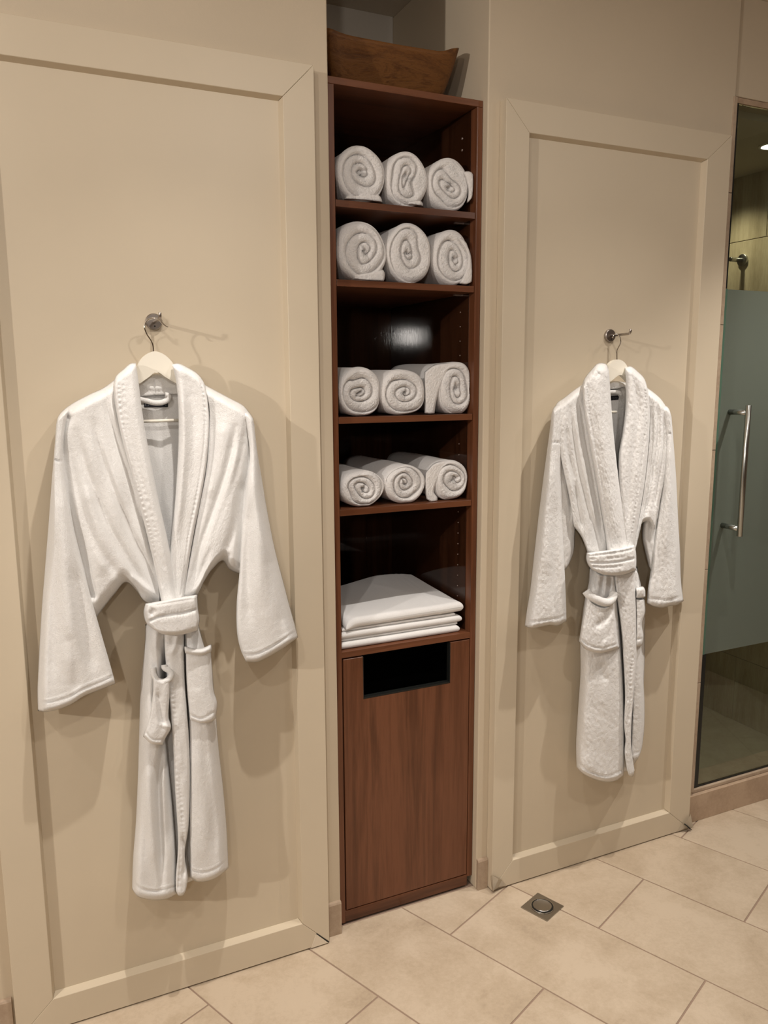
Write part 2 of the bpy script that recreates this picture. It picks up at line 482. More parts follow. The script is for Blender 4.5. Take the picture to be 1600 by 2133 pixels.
a = [(0.655, 0.042), (0.6585, 0.0425), (0.6935, 0.0055), (0.690, 0.004)]
add1(prism('open_mitre_gap', a, 'y', -0.0012, 0.001, M_BLK2))
add1(prism('vinyl_corner', [(0.654, 0.040), (0.656, 0.0415), (0.690, 0.0045), (0.640, 0.004)], 'y', -0.0022, -0.0002, M_FOLD, None, 0.0004))

# ------------------------------------------------------------------ towel cabinet in the niche
CX0, CX1, CY0, CY1 = 0.7485, 1.1885, 0.055, 0.598
cab = empty('towel_cabinet', ((CX0+CX1)/2, CY1, 0))
setp(cab, 'tall narrow walnut cabinet with open towel shelves in the wall niche', 'cabinet')
co = Vector((-(CX0+CX1)/2, -CY1, 0))
def C_(o): o.parent = cab; o.location = co; return o
T = 0.017
C_(box('side_panel', CX0, CX0+T, CY0, CY1, 0.004, 2.262, M_WOODV, None, 0.0008))
C_(box('side_panel', CX1-T, CX1, CY0, CY1, 0.034, 2.262, M_WOODV, None, 0.0008))
C_(box('top_panel', CX0, CX1, CY0, CY1, 2.2625, 2.279, M_WOODH, None, 0.0008))
C_(box('back_panel', CX0+T+0.0003, CX1-T-0.0003, CY1-0.009, CY1-0.0005, 0.05, 2.262, M_WOODSHADE))
C_(box('shaded_side_lining', CX0+T+0.0002, CX0+T+0.0012, CY0+0.03, CY1-0.0095, 0.81, 2.262, M_WOODSHADE))  # thin overlays that carry the painted shade on the inner sides
C_(box('shaded_side_lining', CX1-T-0.0012, CX1-T-0.0002, CY0+0.03, CY1-0.0095, 0.81, 2.262, M_WOODSHADE))
SH = [1.996, 1.804, 1.457, 1.213, 0.820]
for z in SH[:4]:
    C_(box('shelf', CX0+T+0.0014, CX1-T-0.0014, CY0+0.002, CY1-0.010, z-0.0165, z, M_WOODH, None, 0.0006))
C_(box('fixed_shelf', CX0+T+0.0002, CX1-T-0.0002, CY0+0.001, CY1-0.010, SH[4]-0.017, SH[4], M_WOODH, None, 0.0006))
C_(box('bottom_rail', CX0+T+0.0002, CX1-T-0.0002, CY0, CY0+0.02, 0.006, 0.040, M_WOODH, None, 0.0008))
# door with a drop-in notch
dx0, dx1, dz0, dz1 = CX0+T+0.004, CX1-T-0.002, 0.043, 0.7985
hx0, hx1, hz = 0.828, 1.106, 0.674
C_(prism('hamper_door', [(dx0, dz0), (dx1, dz0), (dx1, dz1), (hx1, dz1), (hx1, hz), (hx0, hz), (hx0, dz1), (dx0, dz1)], 'y', CY0+0.0005, CY0+0.019, M_WOODV, None, 0.0006, seg=1))
C_(box('door_edging', hx1-0.0022, hx1-0.0004, CY0+0.001, CY0+0.0185, hz+0.002, dz1-0.001, M_BLK2))
C_(box('door_edging', hx0+0.0004, hx0+0.0022, CY0+0.001, CY0+0.0185, hz+0.002, dz1-0.001, M_BLK2))
C_(box('door_edging', hx0+0.0023, hx1-0.0023, CY0+0.0012, CY0+0.0185, hz+0.0003, hz+0.0050, M_BLK2))
C_(box('hamper_shade_sheet', CX0+T+0.0015, CX1-T-0.0015, CY0+0.140, CY0+0.144, 0.05, 0.80, M_BLACK))  # black sheets stand in for the deep shade behind the notch
C_(box('hamper_shade_sheet', CX0+T+0.0003, CX0+T+0.0013, CY0+0.020, CY0+0.140, 0.05, 0.80, M_BLACK))
C_(box('hamper_shade_sheet', CX1-T-0.0013, CX1-T-0.0003, CY0+0.020, CY0+0.140, 0.05, 0.80, M_BLACK))
C_(box('hamper_shade_sheet', CX0+T+0.0013, CX1-T-0.0013, CY0+0.020, CY0+0.139, 0.05, 0.052, M_BLACK))
C_(box('foot', CX1-T-0.004, CX1-0.003, CY0+0.03, CY0+0.06, 0.0005, 0.036, M_BLK2))
# shelf pin holes on the right side
for z in [2.202, 2.172] + [z for z in np.arange(0.88, 1.17, 0.032)] + [z for z in np.arange(1.24, 1.40, 0.032)] + [z for z in np.arange(1.50, 1.77, 0.040)]:
    big = z > 2.1
    C_(lathe('shelf_pin_hole', [(0.0034 if big else 0.0018, 0), (0.0030 if big else 0.0014, 0.0012)], (CX1-T-0.0012 if z > .81 else CX1-T, CY0+0.075, float(z)), (-1, 0, 0), M_PIN, None, 10))
for z in (SH[0], SH[1]):
    C_(box('shelf_bracket', CX1-T-0.030, CX1-T-0.0015, CY0+0.06, CY0+0.068, z-0.0205, z-0.0170, M_PIN))

# ------------------------------------------------------------------ carved bowl on the cabinet
def bowl():
    x0, x1, y0, y1 = 0.762, 1.160, 0.095, 0.40
    zt, zb = 2.396, 2.2795
    nu, nl = 96, 14
    V = []; F = []
    def ring(k, inset, outer=True):
        # k 0 bottom .. 1 rim
        e = 9.0 if outer else 7.0
        pts = []
        for i in range(nu):
            a = 2*math.pi*i/nu
            ca, sa = math.cos(a), math.sin(a)
            rx = math.copysign(abs(ca)**(2/e), ca); ry = math.copysign(abs(sa)**(2/e), sa)
            bulge = k**0.85
            hx = (0.150 + ( (x1-x0)/2 - 0.150)*bulge) - inset
            hy = (0.095 + ((y1-y0)/2 - 0.095)*bulge) - inset
            cx = (x0+x1)/2 + 0.004*math.sin(3*a)*k; cy = (y0+y1)/2
            X = cx + rx*hx; Y = cy + ry*hy
            sag = 0.034*(abs(rx)**5) * (1.0 if rx > 0 else 0.35)
            z = zb + (zt - zb + sag*k + 0.003*math.sin(5*a+1)*k) * k
            pts.append((X, Y, z))
        return pts
    rings = [ring(i/(nl-1), 0.0) for i in range(nl)]
    top = ring(1.0, 0.010); top = [(p[0], p[1], p[2]+0.001) for p in top]
    inner = []
    for i in range(nl-1, -1, -1):
        k = i/(nl-1); r = ring(max(k, 0.02), 0.016, False)
        inner.append([(p[0], p[1], max(p[2], zb) * 1 + (1-k)*0.014) for p in r])
    allr = rings + [top] + inner
    for r in allr: V += r
    n = len(allr)
    for a in range(n-1):
        for i in range(nu):
            F.append([a*nu+i, a*nu+(i+1) % nu, (a+1)*nu+(i+1) % nu, (a+1)*nu+i])
    F.append(list(range(nu))[::-1]); F.append([(n-1)*nu+i for i in range(nu)])
    o = raw('wooden_bowl', V, F, M_BOWL, None, True)
    setp(o, 'rough carved brown wooden trough bowl with pointed corners on top of the walnut cabinet', 'bowl')
    return o
bowl()

# ------------------------------------------------------------------ floor drain
p = [at_z(*q, 0.0) for q in ((1086, 1891), (1119, 1861), (1174, 1889), (1141, 1920))]
ctr = sum(p) / 4
dr = empty('floor_drain', (ctr[0], ctr[1], 0), math.atan2(-0.066+0.152+0.0, 1.348-1.382) )
d1 = (p[2]-p[1]); dr.rotation_euler.z = math.atan2(d1[1], d1[0])
setp(dr, 'square brushed steel floor drain plate with a round centre cap in the tiled floor', 'drain')
hs = 0.0455
def annul(name, mat, zt, prof_out='square'):
    n = 48; V = []; F = []
    for i in range(n):
        a = 2*math.pi*i/n; c, s = math.cos(a), math.sin(a)
        q = hs / max(abs(c), abs(s))
        V += [(c*q, s*q, 0.0002), (c*q, s*q, zt), (c*0.0335, s*0.0335, zt), (c*0.0325, s*0.0325, 0.0006)]
    for i in range(n):
        j = (i+1) % n
        for k in range(3): F.append([i*4+k, j*4+k, j*4+k+1, i*4+k+1])
    return raw(name, V, F, mat, dr)
annul('drain_plate', M_DRAIN, 0.0030)
lathe('drain_ring', [(0.0335, 0.0031), (0.0341, 0.0042), (0.0328, 0.0046), (0.0322, 0.0030)], (0, 0, 0), (0, 0, 1), M_CHROME, dr, 40)
lathe('drain_gap', [(0.0321, 0.0004), (0.0321, 0.0046)], (0, 0, 0), (0, 0, 1), M_BLK2, dr, 40)
lathe('drain_cap', [(0.0272, 0.0047), (0.0276, 0.0062), (0.0266, 0.0070), (0.0258, 0.0066)], (0, 0, 0), (0, 0, 1), M_DRAIN, dr, 40)

# ------------------------------------------------------------------ shower door, handle, peg, lamp
GY = 0.050
door = empty('door_1', (2.096, GY, 0.118)); struct(door)
do = Vector((-2.096, -GY, -0.118))
def D_(o): o.parent = door; o.location = do; return o
D_(box('glass_pane', 2.100, 2.98, GY, GY+0.008, 0.1205, 2.388, M_GLASS, None, 0.0008, 1))
D_(box('frosted_film', 2.1005, 2.975, GY-0.0016, GY-0.0006, 0.611, 1.833, M_FROST))
D_(box('pane_edge', 2.0970, 2.1070, GY-0.0036, GY-0.0004, 0.611, 1.834, M_GEDGE))
D_(box('seal_strip', 2.0970, 2.1155, GY-0.0040, GY-0.0004, 0.1205, 0.6105, M_BLK2))
D_(box('seal_strip', 2.0970, 2.1040, GY-0.0036, GY-0.0004, 1.835, 2.388, M_BLK2))
D_(box('bottom_seal', 2.097, 2.98, GY-0.001, GY+0.009, 0.1145, 0.1203, M_BLK2))
D_(box('top_channel', 2.075, 2.98, GY-0.006, GY+0.014, 2.3885, 2.404, M_CURB))
HX = 2.152; HYb = -0.026
h = empty('door_handle', (HX, GY-0.002, 1.25))
h.parent = door; h.location = Vector((HX-2.096, -0.002, 1.25-0.118))
def H_(o): o.parent = h; o.location = Vector((-HX, -(GY-0.002), -1.25)); return o
H_(tube('bar', [(HX, HYb, 1.036), (HX, HYb, 1.0365), (HX, HYb, 1.4655), (HX, HYb, 1.466)], [0.0085, 0.0092, 0.0092, 0.0085], M_STEEL, None, 20))
for z in (1.061, 1.442):
    H_(tube('post', [(HX, HYb, z), (HX, GY-0.0022, z)], 0.0088, M_STEEL, None, 18))

pg = empty('robe_peg', (2.848, 0.655, 2.042)); setp(pg, 'small round steel peg with a disc base on the stone wall inside the shower', 'peg')
lathe('peg_base', [(0.024, 0), (0.025, 0.003), (0.025, 0.010), (0.022, 0.012)], (0, 0, 0), (-1, 0, 0), M_STEEL, pg, 28)
tube('peg_rod', [(-0.012, 0, 0), (-0.075, 0, 0), (-0.078, 0, 0)], [0.0095, 0.0095, 0.0085], M_STEEL, pg, 18)
lp = empty('ceiling_lamp', (2.575, 0.315, 2.384)); setp(lp, 'glowing recessed lamp in the shower ceiling above the glass door', 'lamp')
lathe('lamp_rim', [(0.050, 0.0), (0.050, -0.003), (0.040, -0.004), (0.040, 0.0)], (0, 0, 0), (0, 0, 1), M_HANG, lp, 28)
lathe('lamp_glow', [(0.039, -0.001), (0.039, -0.0035)], (0, 0, 0), (0, 0, 1), M_GLOW, lp, 28)

# ------------------------------------------------------------------ cloth pieces
def crv(pts, n):
    """smooth resampled curve through pts (centripetal catmull-rom)"""
    P = np.asarray(pts, float)
    if len(P) == 2:
        t = np.linspace(0, 1, n)[:, None]; return P[0]*(1-t) + P[1]*t
    P = np.vstack([2*P[0]-P[1], P, 2*P[-1]-P[-2]])
    out = []
    for i in range(1, len(P)-2):
        p0, p1, p2, p3 = P[i-1:i+3]
        t = np.linspace(0, 1, 24, endpoint=False)[:, None]
        d1 = np.linalg.norm(p1-p0)**.5; d2 = np.linalg.norm(p2-p1)**.5; d3 = np.linalg.norm(p3-p2)**.5
        m1 = (p1-p0)/d1 - (p2-p0)/(d1+d2) + (p2-p1)/d2; m2 = (p2-p1)/d2 - (p3-p1)/(d2+d3) + (p3-p2)/d3
        m1 *= d2; m2 *= d2
        out.append((2*t**3-3*t**2+1)*p1 + (t**3-2*t**2+t)*m1 + (-2*t**3+3*t**2)*p2 + (t**3-t**2)*m2)
    out.append(P[-2][None]); Q = np.vstack(out)
    s = np.r_[0, np.cumsum(np.linalg.norm(np.diff(Q, axis=0), axis=1))]
    u = np.linspace(0, s[-1], n)
    return np.stack([np.interp(u, s, Q[:, 0]), np.interp(u, s, Q[:, 1])], 1)

def pdist(G, pts):
    """signed distance and arc position from grid points to a polyline"""
    Q = crv(pts, 40); A = Q[:-1]; B = Q[1:]
    sh = G.shape[:-1]; X = G.reshape(-1, 2)
    best = np.full(len(X), 1e9); arc = np.zeros(len(X)); sg = np.zeros(len(X)); L = 0
    tot = np.linalg.norm(B-A, axis=1).sum()
    for a, b in zip(A, B):
        ab = b-a; l2 = max(ab@ab, 1e-9); l = l2**.5
        t = np.clip(((X-a)@ab)/l2, 0, 1); pr = a + t[:, None]*ab; dv = X-pr; d = np.hypot(dv[:, 0], dv[:, 1])
        m = d < best
        best[m] = d[m]; arc[m] = L + t[m]*l; sg[m] = np.sign(ab[0]*dv[m, 1]-ab[1]*dv[m, 0]); L += l
    return best.reshape(sh), (arc/tot).reshape(sh), sg.reshape(sh), tot

_seed = [0]
def wob(G, amp, wl, seed):
    """smooth low frequency undulation in picture-scale units"""
    r = np.random.default_rng(seed); o = np.zeros(G.shape[:-1])
    for k in range(7):
        a = r.uniform(-0.5, 0.5) + (math.pi/2 if k == 6 else 0); f = math.tau/(wl*r.uniform(.6, 1.9))
        o += np.sin((G[..., 0]*math.cos(a) + G[..., 1]*math.sin(a)*0.55)*f + r.uniform(0, 6.28))
    return o*amp*0.6/2.6

def cloth(name, parent, mat, top, bottom, left, right, yf, yb, rnd=(8, 8, 8, 8), folds=(), bulge=0.0,
          wobble=(0.0, 60), step=2.2, seed=1, rmin=(0, 0, 0, 0), fuzz=None):
    """closed padded piece: outline curves (given as seen in the photograph), front depth yf, back depth yb.
    folds: (points, width, depth) groove (+) or ridge (-); (points,width,depth,'s') step raising the right side;
    (points,width,depth,'p',period) puckered seam"""
    left = [top[0]] + list(left) + [bottom[0]]; right = [top[-1]] + list(right) + [bottom[-1]]
    lenu = max(np.linalg.norm(np.diff(crv(top, 30), axis=0), axis=1).sum(), np.linalg.norm(np.diff(crv(bottom, 30), axis=0), axis=1).sum())
    lenv = max(np.linalg.norm(np.diff(crv(left, 30), axis=0), axis=1).sum(), np.linalg.norm(np.diff(crv(right, 30), axis=0), axis=1).sum())
    nu = max(8, int(lenu/step)); nv_ = max(8, int(lenv/(step*1.5)))
    T_, B_, L_, R_ = crv(top, nu), crv(bottom, nu), crv(left, nv_), crv(right, nv_)
    u = np.linspace(0, 1, nu)[None, :, None]; v = np.linspace(0, 1, nv_)[:, None, None]
    # cluster samples towards the edges so that the rounding is smooth
    G = (1-v)*T_[None] + v*B_[None] + (1-u)*L_[:, None] + u*R_[:, None] - ((1-u)*(1-v)*T_[0] + u*(1-v)*T_[-1] + (1-u)*v*B_[0] + u*v*B_[-1])
    du = np.r_['1', np.zeros((nv_, 1)), np.cumsum(np.linalg.norm(np.diff(G, axis=1), axis=2), axis=1)]
    dv = np.r_['0', np.zeros((1, nu)), np.cumsum(np.linalg.norm(np.diff(G, axis=0), axis=2), axis=0)]
    dl, dr_ = du, du[:, -1:]-du; dt, db = dv, dv[-1:, :]-dv
    f = np.ones((nv_, nu))
    for d, r, q_ in zip((dt, db, dl, dr_), rnd, rmin):
        k = np.clip(d/max(r, 0.5), 0, 1); f = np.minimum(f, q_ + (1-q_)*np.sqrt(np.clip(1-(1-k)**2, 0, 1)))
    U = u[..., 0]; V_ = v[..., 0]
    yfv = yf(U, V_) if callable(yf) else yf
    D = np.zeros((nv_, nu)) + yfv
    D = D - bulge*4*U*(1-U)
    for fo in folds:
        d, arc, sg, tot = pdist(G, fo[0]); w_, dep = fo[1], fo[2]
        taper = np.clip(np.minimum(arc, 1-arc)*6 + 0.25, 0, 1)
        if len(fo) == 3:
            D = D + dep*np.exp(-(d/w_)**2)*taper
        elif fo[3] == 's':
            D = D - dep*(0.5+0.5*np.tanh(sg*d/w_))*np.exp(-(d/(w_*7))**2)
        elif fo[3] == 'f':          # full groove without taper
            D = D + dep*np.exp(-(d/w_)**2)
        elif fo[3] == 'p':
            D = D + 0.85*dep*np.exp(-(d/w_)**2)*(0.6+0.4*np.sin(arc*tot*math.tau/fo[4] + 2.2*np.sin(arc*tot/17.0))*(0.55+0.45*np.sin(arc*tot/41.0+1))) 
    if wobble[0]: D = D + wob(G, wobble[0], wobble[1], seed) * np.clip(np.minimum(np.minimum(dl, dr_), np.minimum(dt, db))/25, 0, 1)
    fz = fuzz if fuzz is not None else (0.0008 if mat is M_TERRY else 0.0003 if mat is M_VELOUR else 0.0007)
    nz = np.random.default_rng(seed+500).normal(0, 1, D.shape)
    nz = (nz + np.roll(nz, 1, 0) + np.roll(nz, 1, 1) + np.roll(nz, (1, 1), (0, 1)))/2
    D = D + nz*fz*0.6
    Y = yb + (np.minimum(D, yb-0.002) - yb)*f
    PF = at(G[..., 0], G[..., 1], Y)
    edge = at(G[..., 0], G[..., 1], np.full(Y.shape, yb))
    PB = edge
    n = nu*nv_
    idx = np.arange(n).reshape(nv_, nu)
    def quads(I): return np.stack([I[:-1, :-1], I[1:, :-1], I[1:, 1:], I[:-1, 1:]], -1).reshape(-1, 4)
    st = 3
    ri = np.unique(np.r_[np.arange(0, nv_, st), nv_-1]); ci = np.unique(np.r_[np.arange(0, nu, st), nu-1])
    Fq = [quads(idx)]
    # back at full resolution along the rim is needed for a closed mesh: share the rim, use full grid
    Fq.append(quads(idx + n)[:, ::-1])
    rim = np.r_[idx[0, :], idx[1:, -1], idx[-1, -2::-1], idx[-2:0:-1, 0]]
    rn = np.roll(rim, -1)
    Fq.append(np.stack([rim, rn, rn+n, rim+n], -1))
    o = raw(name, np.vstack([PF.reshape(-1, 3), PB.reshape(-1, 3)]), np.vstack(Fq), mat, parent, True)
    bm = bmesh.new(); bm.from_mesh(o.data)
    bmesh.ops.remove_doubles(bm, verts=bm.verts[:], dist=1e-6)
    bmesh.ops.recalc_face_normals(bm, faces=bm.faces[:])
    bm.to_mesh(o.data); bm.free()
    o.data.polygons.foreach_set('use_smooth', np.ones(len(o.data.polygons), dtype=bool))
    if parent: o.location = -parent.location
    return o

def ofs(pts, dx, dy): return [(p[0]+dx, p[1]+dy) for p in pts]

# ------------------------------------------------------------------ wall hooks, hangers
def hook(px, py, label):
    c = at(px, py, 0.010)
    r = empty('wall_hook', (c[0], 0.020, c[2])); setp(r, label, 'hook', 'steel robe hooks')
    lathe('hook_base', [(0.0175, 0.0005), (0.0185, 0.002), (0.0185, 0.008), (0.0165, 0.0100), (0.004, 0.0105)], (0, 0, 0), (0, -1, 0), M_NICKEL, r, 36)
    lathe('grub_screw', [(0.0022, 0.0095), (0.0018, 0.0112)], (0.001, 0, -0.010), (0, -1, 0), M_BLK2, r, 12)
    tube('hook_rod', [(0, -0.009, 0), (0, -0.083, 0.001), (0, -0.0885, 0.003), (0, -0.091, 0.007), (0, -0.0915, 0.0130), (0, -0.0915, 0.0140)],
         [0.0036, 0.0036, 0.0036, 0.0036, 0.0034, 0.0028], M_NICKEL, r, 14)
    return r
hk1 = hook(321, 670, 'round steel wall hook with a straight rod holding the hanger of the left bathrobe')
hk2 = hook(1273, 699, 'round steel wall hook with a straight rod holding the hanger of the right bathrobe')

def hanger(prof, wire, bar, Y, label, tip):
    c = at(wire[-1][0], wire[-1][1], Y)
    r = empty('coat_hanger', (c[0], c[1], c[2])); setp(r, label, 'hanger', 'white wooden hangers')
    q = crv(prof + [prof[0]], 150)[:-1]
    W_ = at(q[:, 0], q[:, 1], np.full(len(q), Y))
    o = prism('hanger_body', [(a[0], a[2]) for a in W_], 'y', Y-0.007, Y+0.007, M_HANG, r, 0.0016, smooth=True, seg=2); o.location = -r.location
    md = o.modifiers.new('es', 'EDGE_SPLIT'); md.split_angle = math.radians(40)
    pts = crv([p[:2] for p in wire], 40); ys = np.interp(np.linspace(0, 1, 40), np.linspace(0, 1, len(wire)), [p[2] for p in wire])
    P = at(pts[:, 0], pts[:, 1], ys)
    o = tube('hook_wire', [tuple(p) for p in P], 0.0017, M_CHROME, r, 10); o.location = -r.location
    A = at(bar[0][0], bar[0][1], Y); B = at(bar[1][0], bar[1][1], Y)
    o = tube('cross_bar', [tuple(A), tuple(B)], 0.0036, M_HANG, r, 12); o.location = -r.location
    return r
YH1 = -0.046
hanger([(288, 800), (283, 782), (285, 765), (292, 750), (305, 738), (321, 732), (338, 737), (353, 749), (364, 765), (370, 781), (372, 800),
        (368, 799), (346, 787), (325.5, 775), (307, 787), (290, 799)],
       [(350, 681, YH1+0.004), (346, 680, YH1+0.003), (337, 672, YH1+0.002), (329, 664, YH1), (318, 663, YH1), (306, 668, YH1), (301, 681, YH1), (306, 696, YH1), (316, 712, YH1), (319, 722, YH1), (320, 735, YH1)],
       [(292, 878), (380, 875)], YH1, 'white painted wooden hanger with a chrome hook inside the left bathrobe', None)
YH2 = -0.052
hanger([(1264, 793), (1262, 778), (1265, 764), (1272, 754), (1284, 749), (1294, 752), (1302, 761), (1306, 776), (1306, 796),
        (1303, 792), (1289, 781), (1272, 792), (1266, 796)],
       [(1276, 704, YH2+.01), (1280, 697, YH2+0.006), (1286, 696, YH2), (1291, 702, YH2), (1293, 712, YH2), (1289, 722, YH2), (1285, 730, YH2), (1285, 738, YH2), (1285, 752, YH2)],
       [(1270, 858), (1284, 858)], YH2, 'white painted wooden hanger with a chrome hook inside the right bathrobe', None)

# ------------------------------------------------------------------ left bathrobe
rb = empty('bathrobe', (0.29, 0.01, 1.55)); setp(rb, 'smooth white bathrobe with wide flared sleeves hanging left of the towel niche', 'bathrobe', 'white hanging bathrobes')
m = M_VELOUR; YB = -0.016
# back of the garment, seen in the neck opening
cloth('back_panel', rb, m, [(215, 812), (290, 800), (370, 800), (450, 815)], [(305, 1262), (360, 1266), (412, 1245)], [(222, 900), (250, 1050), (290, 1200)], [(440, 930), (430, 1050), (415, 1200)],
      -0.022, -0.006, (6, 4, 8, 8), [([(335, 880), (338, 1000), (348, 1120)], 14, 0.004)], 0, (0.002, 60), 4, 3)
cloth('neck_band', rb, m, [(280, 790), (300, 786), (326, 778), (350, 784), (376, 792)], [(286, 829), (310, 826), (340, 824), (376, 822)], [(281, 810)], [(377, 806)],
      -0.034, -0.023, (5, 3, 2, 2), [([(321, 795), (322, 808), (323, 826)], 1.6, 0.004, 'f'), ([(296, 802), (320, 808), (345, 806), (374, 804)], 5, -0.004)], 0, (0.003, 26), 1.6, 5)
lp_ = crv([(290, 832), (305, 835), (322, 839), (338, 838), (350, 832), (351, 824), (344, 823)], 26)
o = tube('hanging_loop', [tuple(x) for x in at(lp_[:, 0], lp_[:, 1], np.linspace(-0.040, -0.036, 26))], 0.0062, m, rb, 12); o.location = -rb.location; setp(o, 'rounded cloth hanging loop')
def label_(parent, quad, Y, marks):
    P = [tuple(at(x, y, Y)) for x, y in quad]
    bm = bmesh.new(); a = [bm.verts.new(p) for p in P]; b = [bm.verts.new((p[0], p[1]+0.0012, p[2])) for p in P]
    bm.faces.new(a); bm.faces.new(b[::-1])
    for i in range(4): bm.faces.new((a[i], a[(i+1) % 4], b[(i+1) % 4], b[i]))
    o = from_bm('woven_label', bm, M_LABEL, parent); o.location = -parent.location; setp(o, 'black woven label')
    bm = bmesh.new()
    for mk in marks:
        v = [bm.verts.new(tuple(at(x, y, Y-0.0004))) for x, y in mk]; bm.faces.new(v)
    k = from_bm('woven_mark', bm, M_LTXT, o)
    return o
def rect(x0, y0, x1, y1): return [(x0, y0), (x1, y0), (x1, y1), (x0, y1)]
label_(rb, [(299.5, 836), (350, 836), (350, 848), (300.5, 848)], -0.0235,
       [rect(302, 840, 304, 846), rect(305, 840.5, 309, 842), rect(309, 841, 310.5, 846), rect(304.6, 845, 309, 846), rect(312.5, 842.5, 319, 843.3), rect(312.5, 845, 316, 845.7), rect(336, 842.5, 342, 843.3), rect(336, 845, 340, 845.7), rect(344, 842, 346.5, 845.5)])

# skirt, back layer
cloth('skirt_back', rb, m, [(303, 1300), (350, 1310), (414, 1300)], [(290, 1850), (340, 1853), (400, 1835), (466, 1800)], [(300, 1400), (292, 1600)], [(438, 1400), (462, 1650)],
      -0.040, -0.010, (4, 8, 16, 16), [([(350, 1400), (352, 1600), (350, 1850)], 12, 0.010, 'f')], 0, (0.003, 50), 3, 8)
# skirt panels
cloth('skirt_left_panel', rb, m, [(306, 1296), (325, 1300), (352, 1300)], [(275, 1852), (288, 1868), (320, 1875), (348, 1872), (368, 1862)],
      [(300, 1360), (293, 1430), (290, 1520), (287, 1620), (283, 1710), (277, 1790)], [(345, 1380), (344, 1480), (348, 1560), (360, 1680), (367, 1780)],
      -0.078, -0.014, (6, 9, 26, 14),
      [([(337, 1320), (341, 1400), (344, 1450), (341, 1540), (331, 1620), (332, 1700), (336, 1780), (338, 1850)], 7, 0.020), ([(312, 1340), (322, 1400), (320, 1480)], 6, 0.007),
       ([(355, 1540), (352, 1640), (355, 1760)], 10, 0.012), ([(310, 1590), (314, 1700), (320, 1800)], 10, -0.006), ([(296, 1560), (300, 1700), (300, 1800)], 8, 0.003),
       ([(276, 1832), (290, 1848), (320, 1856), (345, 1852), (366, 1845)], 2.0, 0.003, 'f'), ([(276, 1829), (290, 1844), (320, 1852), (345, 1848), (366, 1841)], 2, -0.0015, 'f')],
      0.012, (0.003, 60), 2.0, 11, (0, 0, 0, 0.5))
cloth('skirt_placket', rb, m, [(342, 1300), (362, 1300), (384, 1300)], [(366, 1856), (372, 1866), (381, 1865), (387, 1856)],
      [(343, 1350), (347, 1400), (355, 1480), (361, 1560), (365, 1650), (371, 1760), (366, 1830)], [(385, 1400), (390, 1480), (395, 1560), (396, 1640), (393, 1720), (385, 1780), (391, 1830)],
      -0.094, -0.060, (4, 6, 6, 7),
      [([(348, 1335), (352, 1400), (359, 1490), (364, 1570), (370, 1660), (376, 1760), (372, 1850)], 3.0, 0.004, 'p', 11), ([(356, 1420), (366, 1500), (372, 1590), (378, 1680), (383, 1760)], 4.0, 0.0035, 'p', 9),
       ([(372, 1310), (366, 1340), (356, 1365)], 5, -0.006), ([(380, 1740), (388, 1780), (381, 1830)], 5, 0.008)], 0.003, (0.0025, 30), 1.8, 12, (.3, 0, .5, .5))
cloth('skirt_right_panel', rb, m, [(383, 1298), (398, 1300), (413, 1296)], [(396, 1830), (412, 1837), (440, 1833), (460, 1822), (476, 1808)],
      [(385, 1350), (388, 1420), (393, 1500), (395, 1600), (394, 1720)], [(422, 1335), (440, 1390), (448, 1460), (455, 1550), (465, 1640), (472, 1720), (475, 1780)],
      -0.086, -0.016, (6, 8, 7, 26),
      [([(398, 1812), (420, 1817), (445, 1811), (474, 1790)], 2.0, 0.003, 'f'), ([(398, 1809), (420, 1813.5), (445, 1807.5), (474, 1786)], 2, -0.0015, 'f'), ([(405, 1320), (412, 1345)], 4, 0.004),
       ([(430, 1540), (440, 1660), (448, 1780)], 14, 0.005), ([(410, 1560), (416, 1660), (420, 1800)], 14, -0.004)], 0.010, (0.003, 60), 2.0, 13, (0, 0, 0.6, 0))
# patch pockets with rolled tops
pk = cloth('patch_pocket', rb, m, [(386, 1354), (410, 1358), (439, 1354)], [(395, 1500), (418, 1508), (438, 1505), (449, 1497)], [(388, 1420), (392, 1470)], [(443, 1400), (446, 1440), (453, 1465)],
      -0.103, -0.080, (2, 7, 6, 9), [([(395, 1488), (418, 1497), (445, 1484)], 2.0, 0.003, 'f'), ([(400, 1380), (410, 1440)], 14, 0.003)], 0.008, (0.002, 40), 1.8, 15)
cloth('pocket_hem', pk, m, [(384, 1345), (400, 1350), (420, 1350), (440, 1342)], [(386, 1362), (404, 1366), (424, 1366), (440, 1358)], [(384, 1353)], [(441, 1350)],
      -0.118, -0.088, (7, 7, 4, 6), (), 0.004, (0.001, 30), 1.4, 16).location = (0, 0, 0)
pk = cloth('patch_pocket', rb, m, [(318, 1402), (326, 1415), (338, 1420), (350, 1414), (356, 1405)], [(298, 1534), (315, 1550), (340, 1552)], [(318, 1440), (311, 1490)], [(354, 1450), (352, 1495), (357, 1515), (344, 1540)],
      -0.104, -0.076, (2, 7, 6, 9), [([(330, 1440), (334, 1480), (340, 1515)], 6, 0.010), ([(302, 1524), (318, 1540), (342, 1541)], 2, 0.003, 'f'), ([(332, 1508), (354, 1515)], 4, -0.005)], 0.006, (0.003, 30), 1.6, 17)
q = crv([(318, 1391), (320, 1404), (328, 1417), (340, 1420), (352, 1414), (357, 1404), (352, 1397), (343, 1391), (342, 1385)], 46)
o = tube('pocket_hem', [tuple(x) for x in at(q[:, 0], q[:, 1], -0.104 + 0.014*np.abs(np.linspace(-1, 1, 46)))], 0.0066, m, pk, 14); o.location = (0, 0, 0)

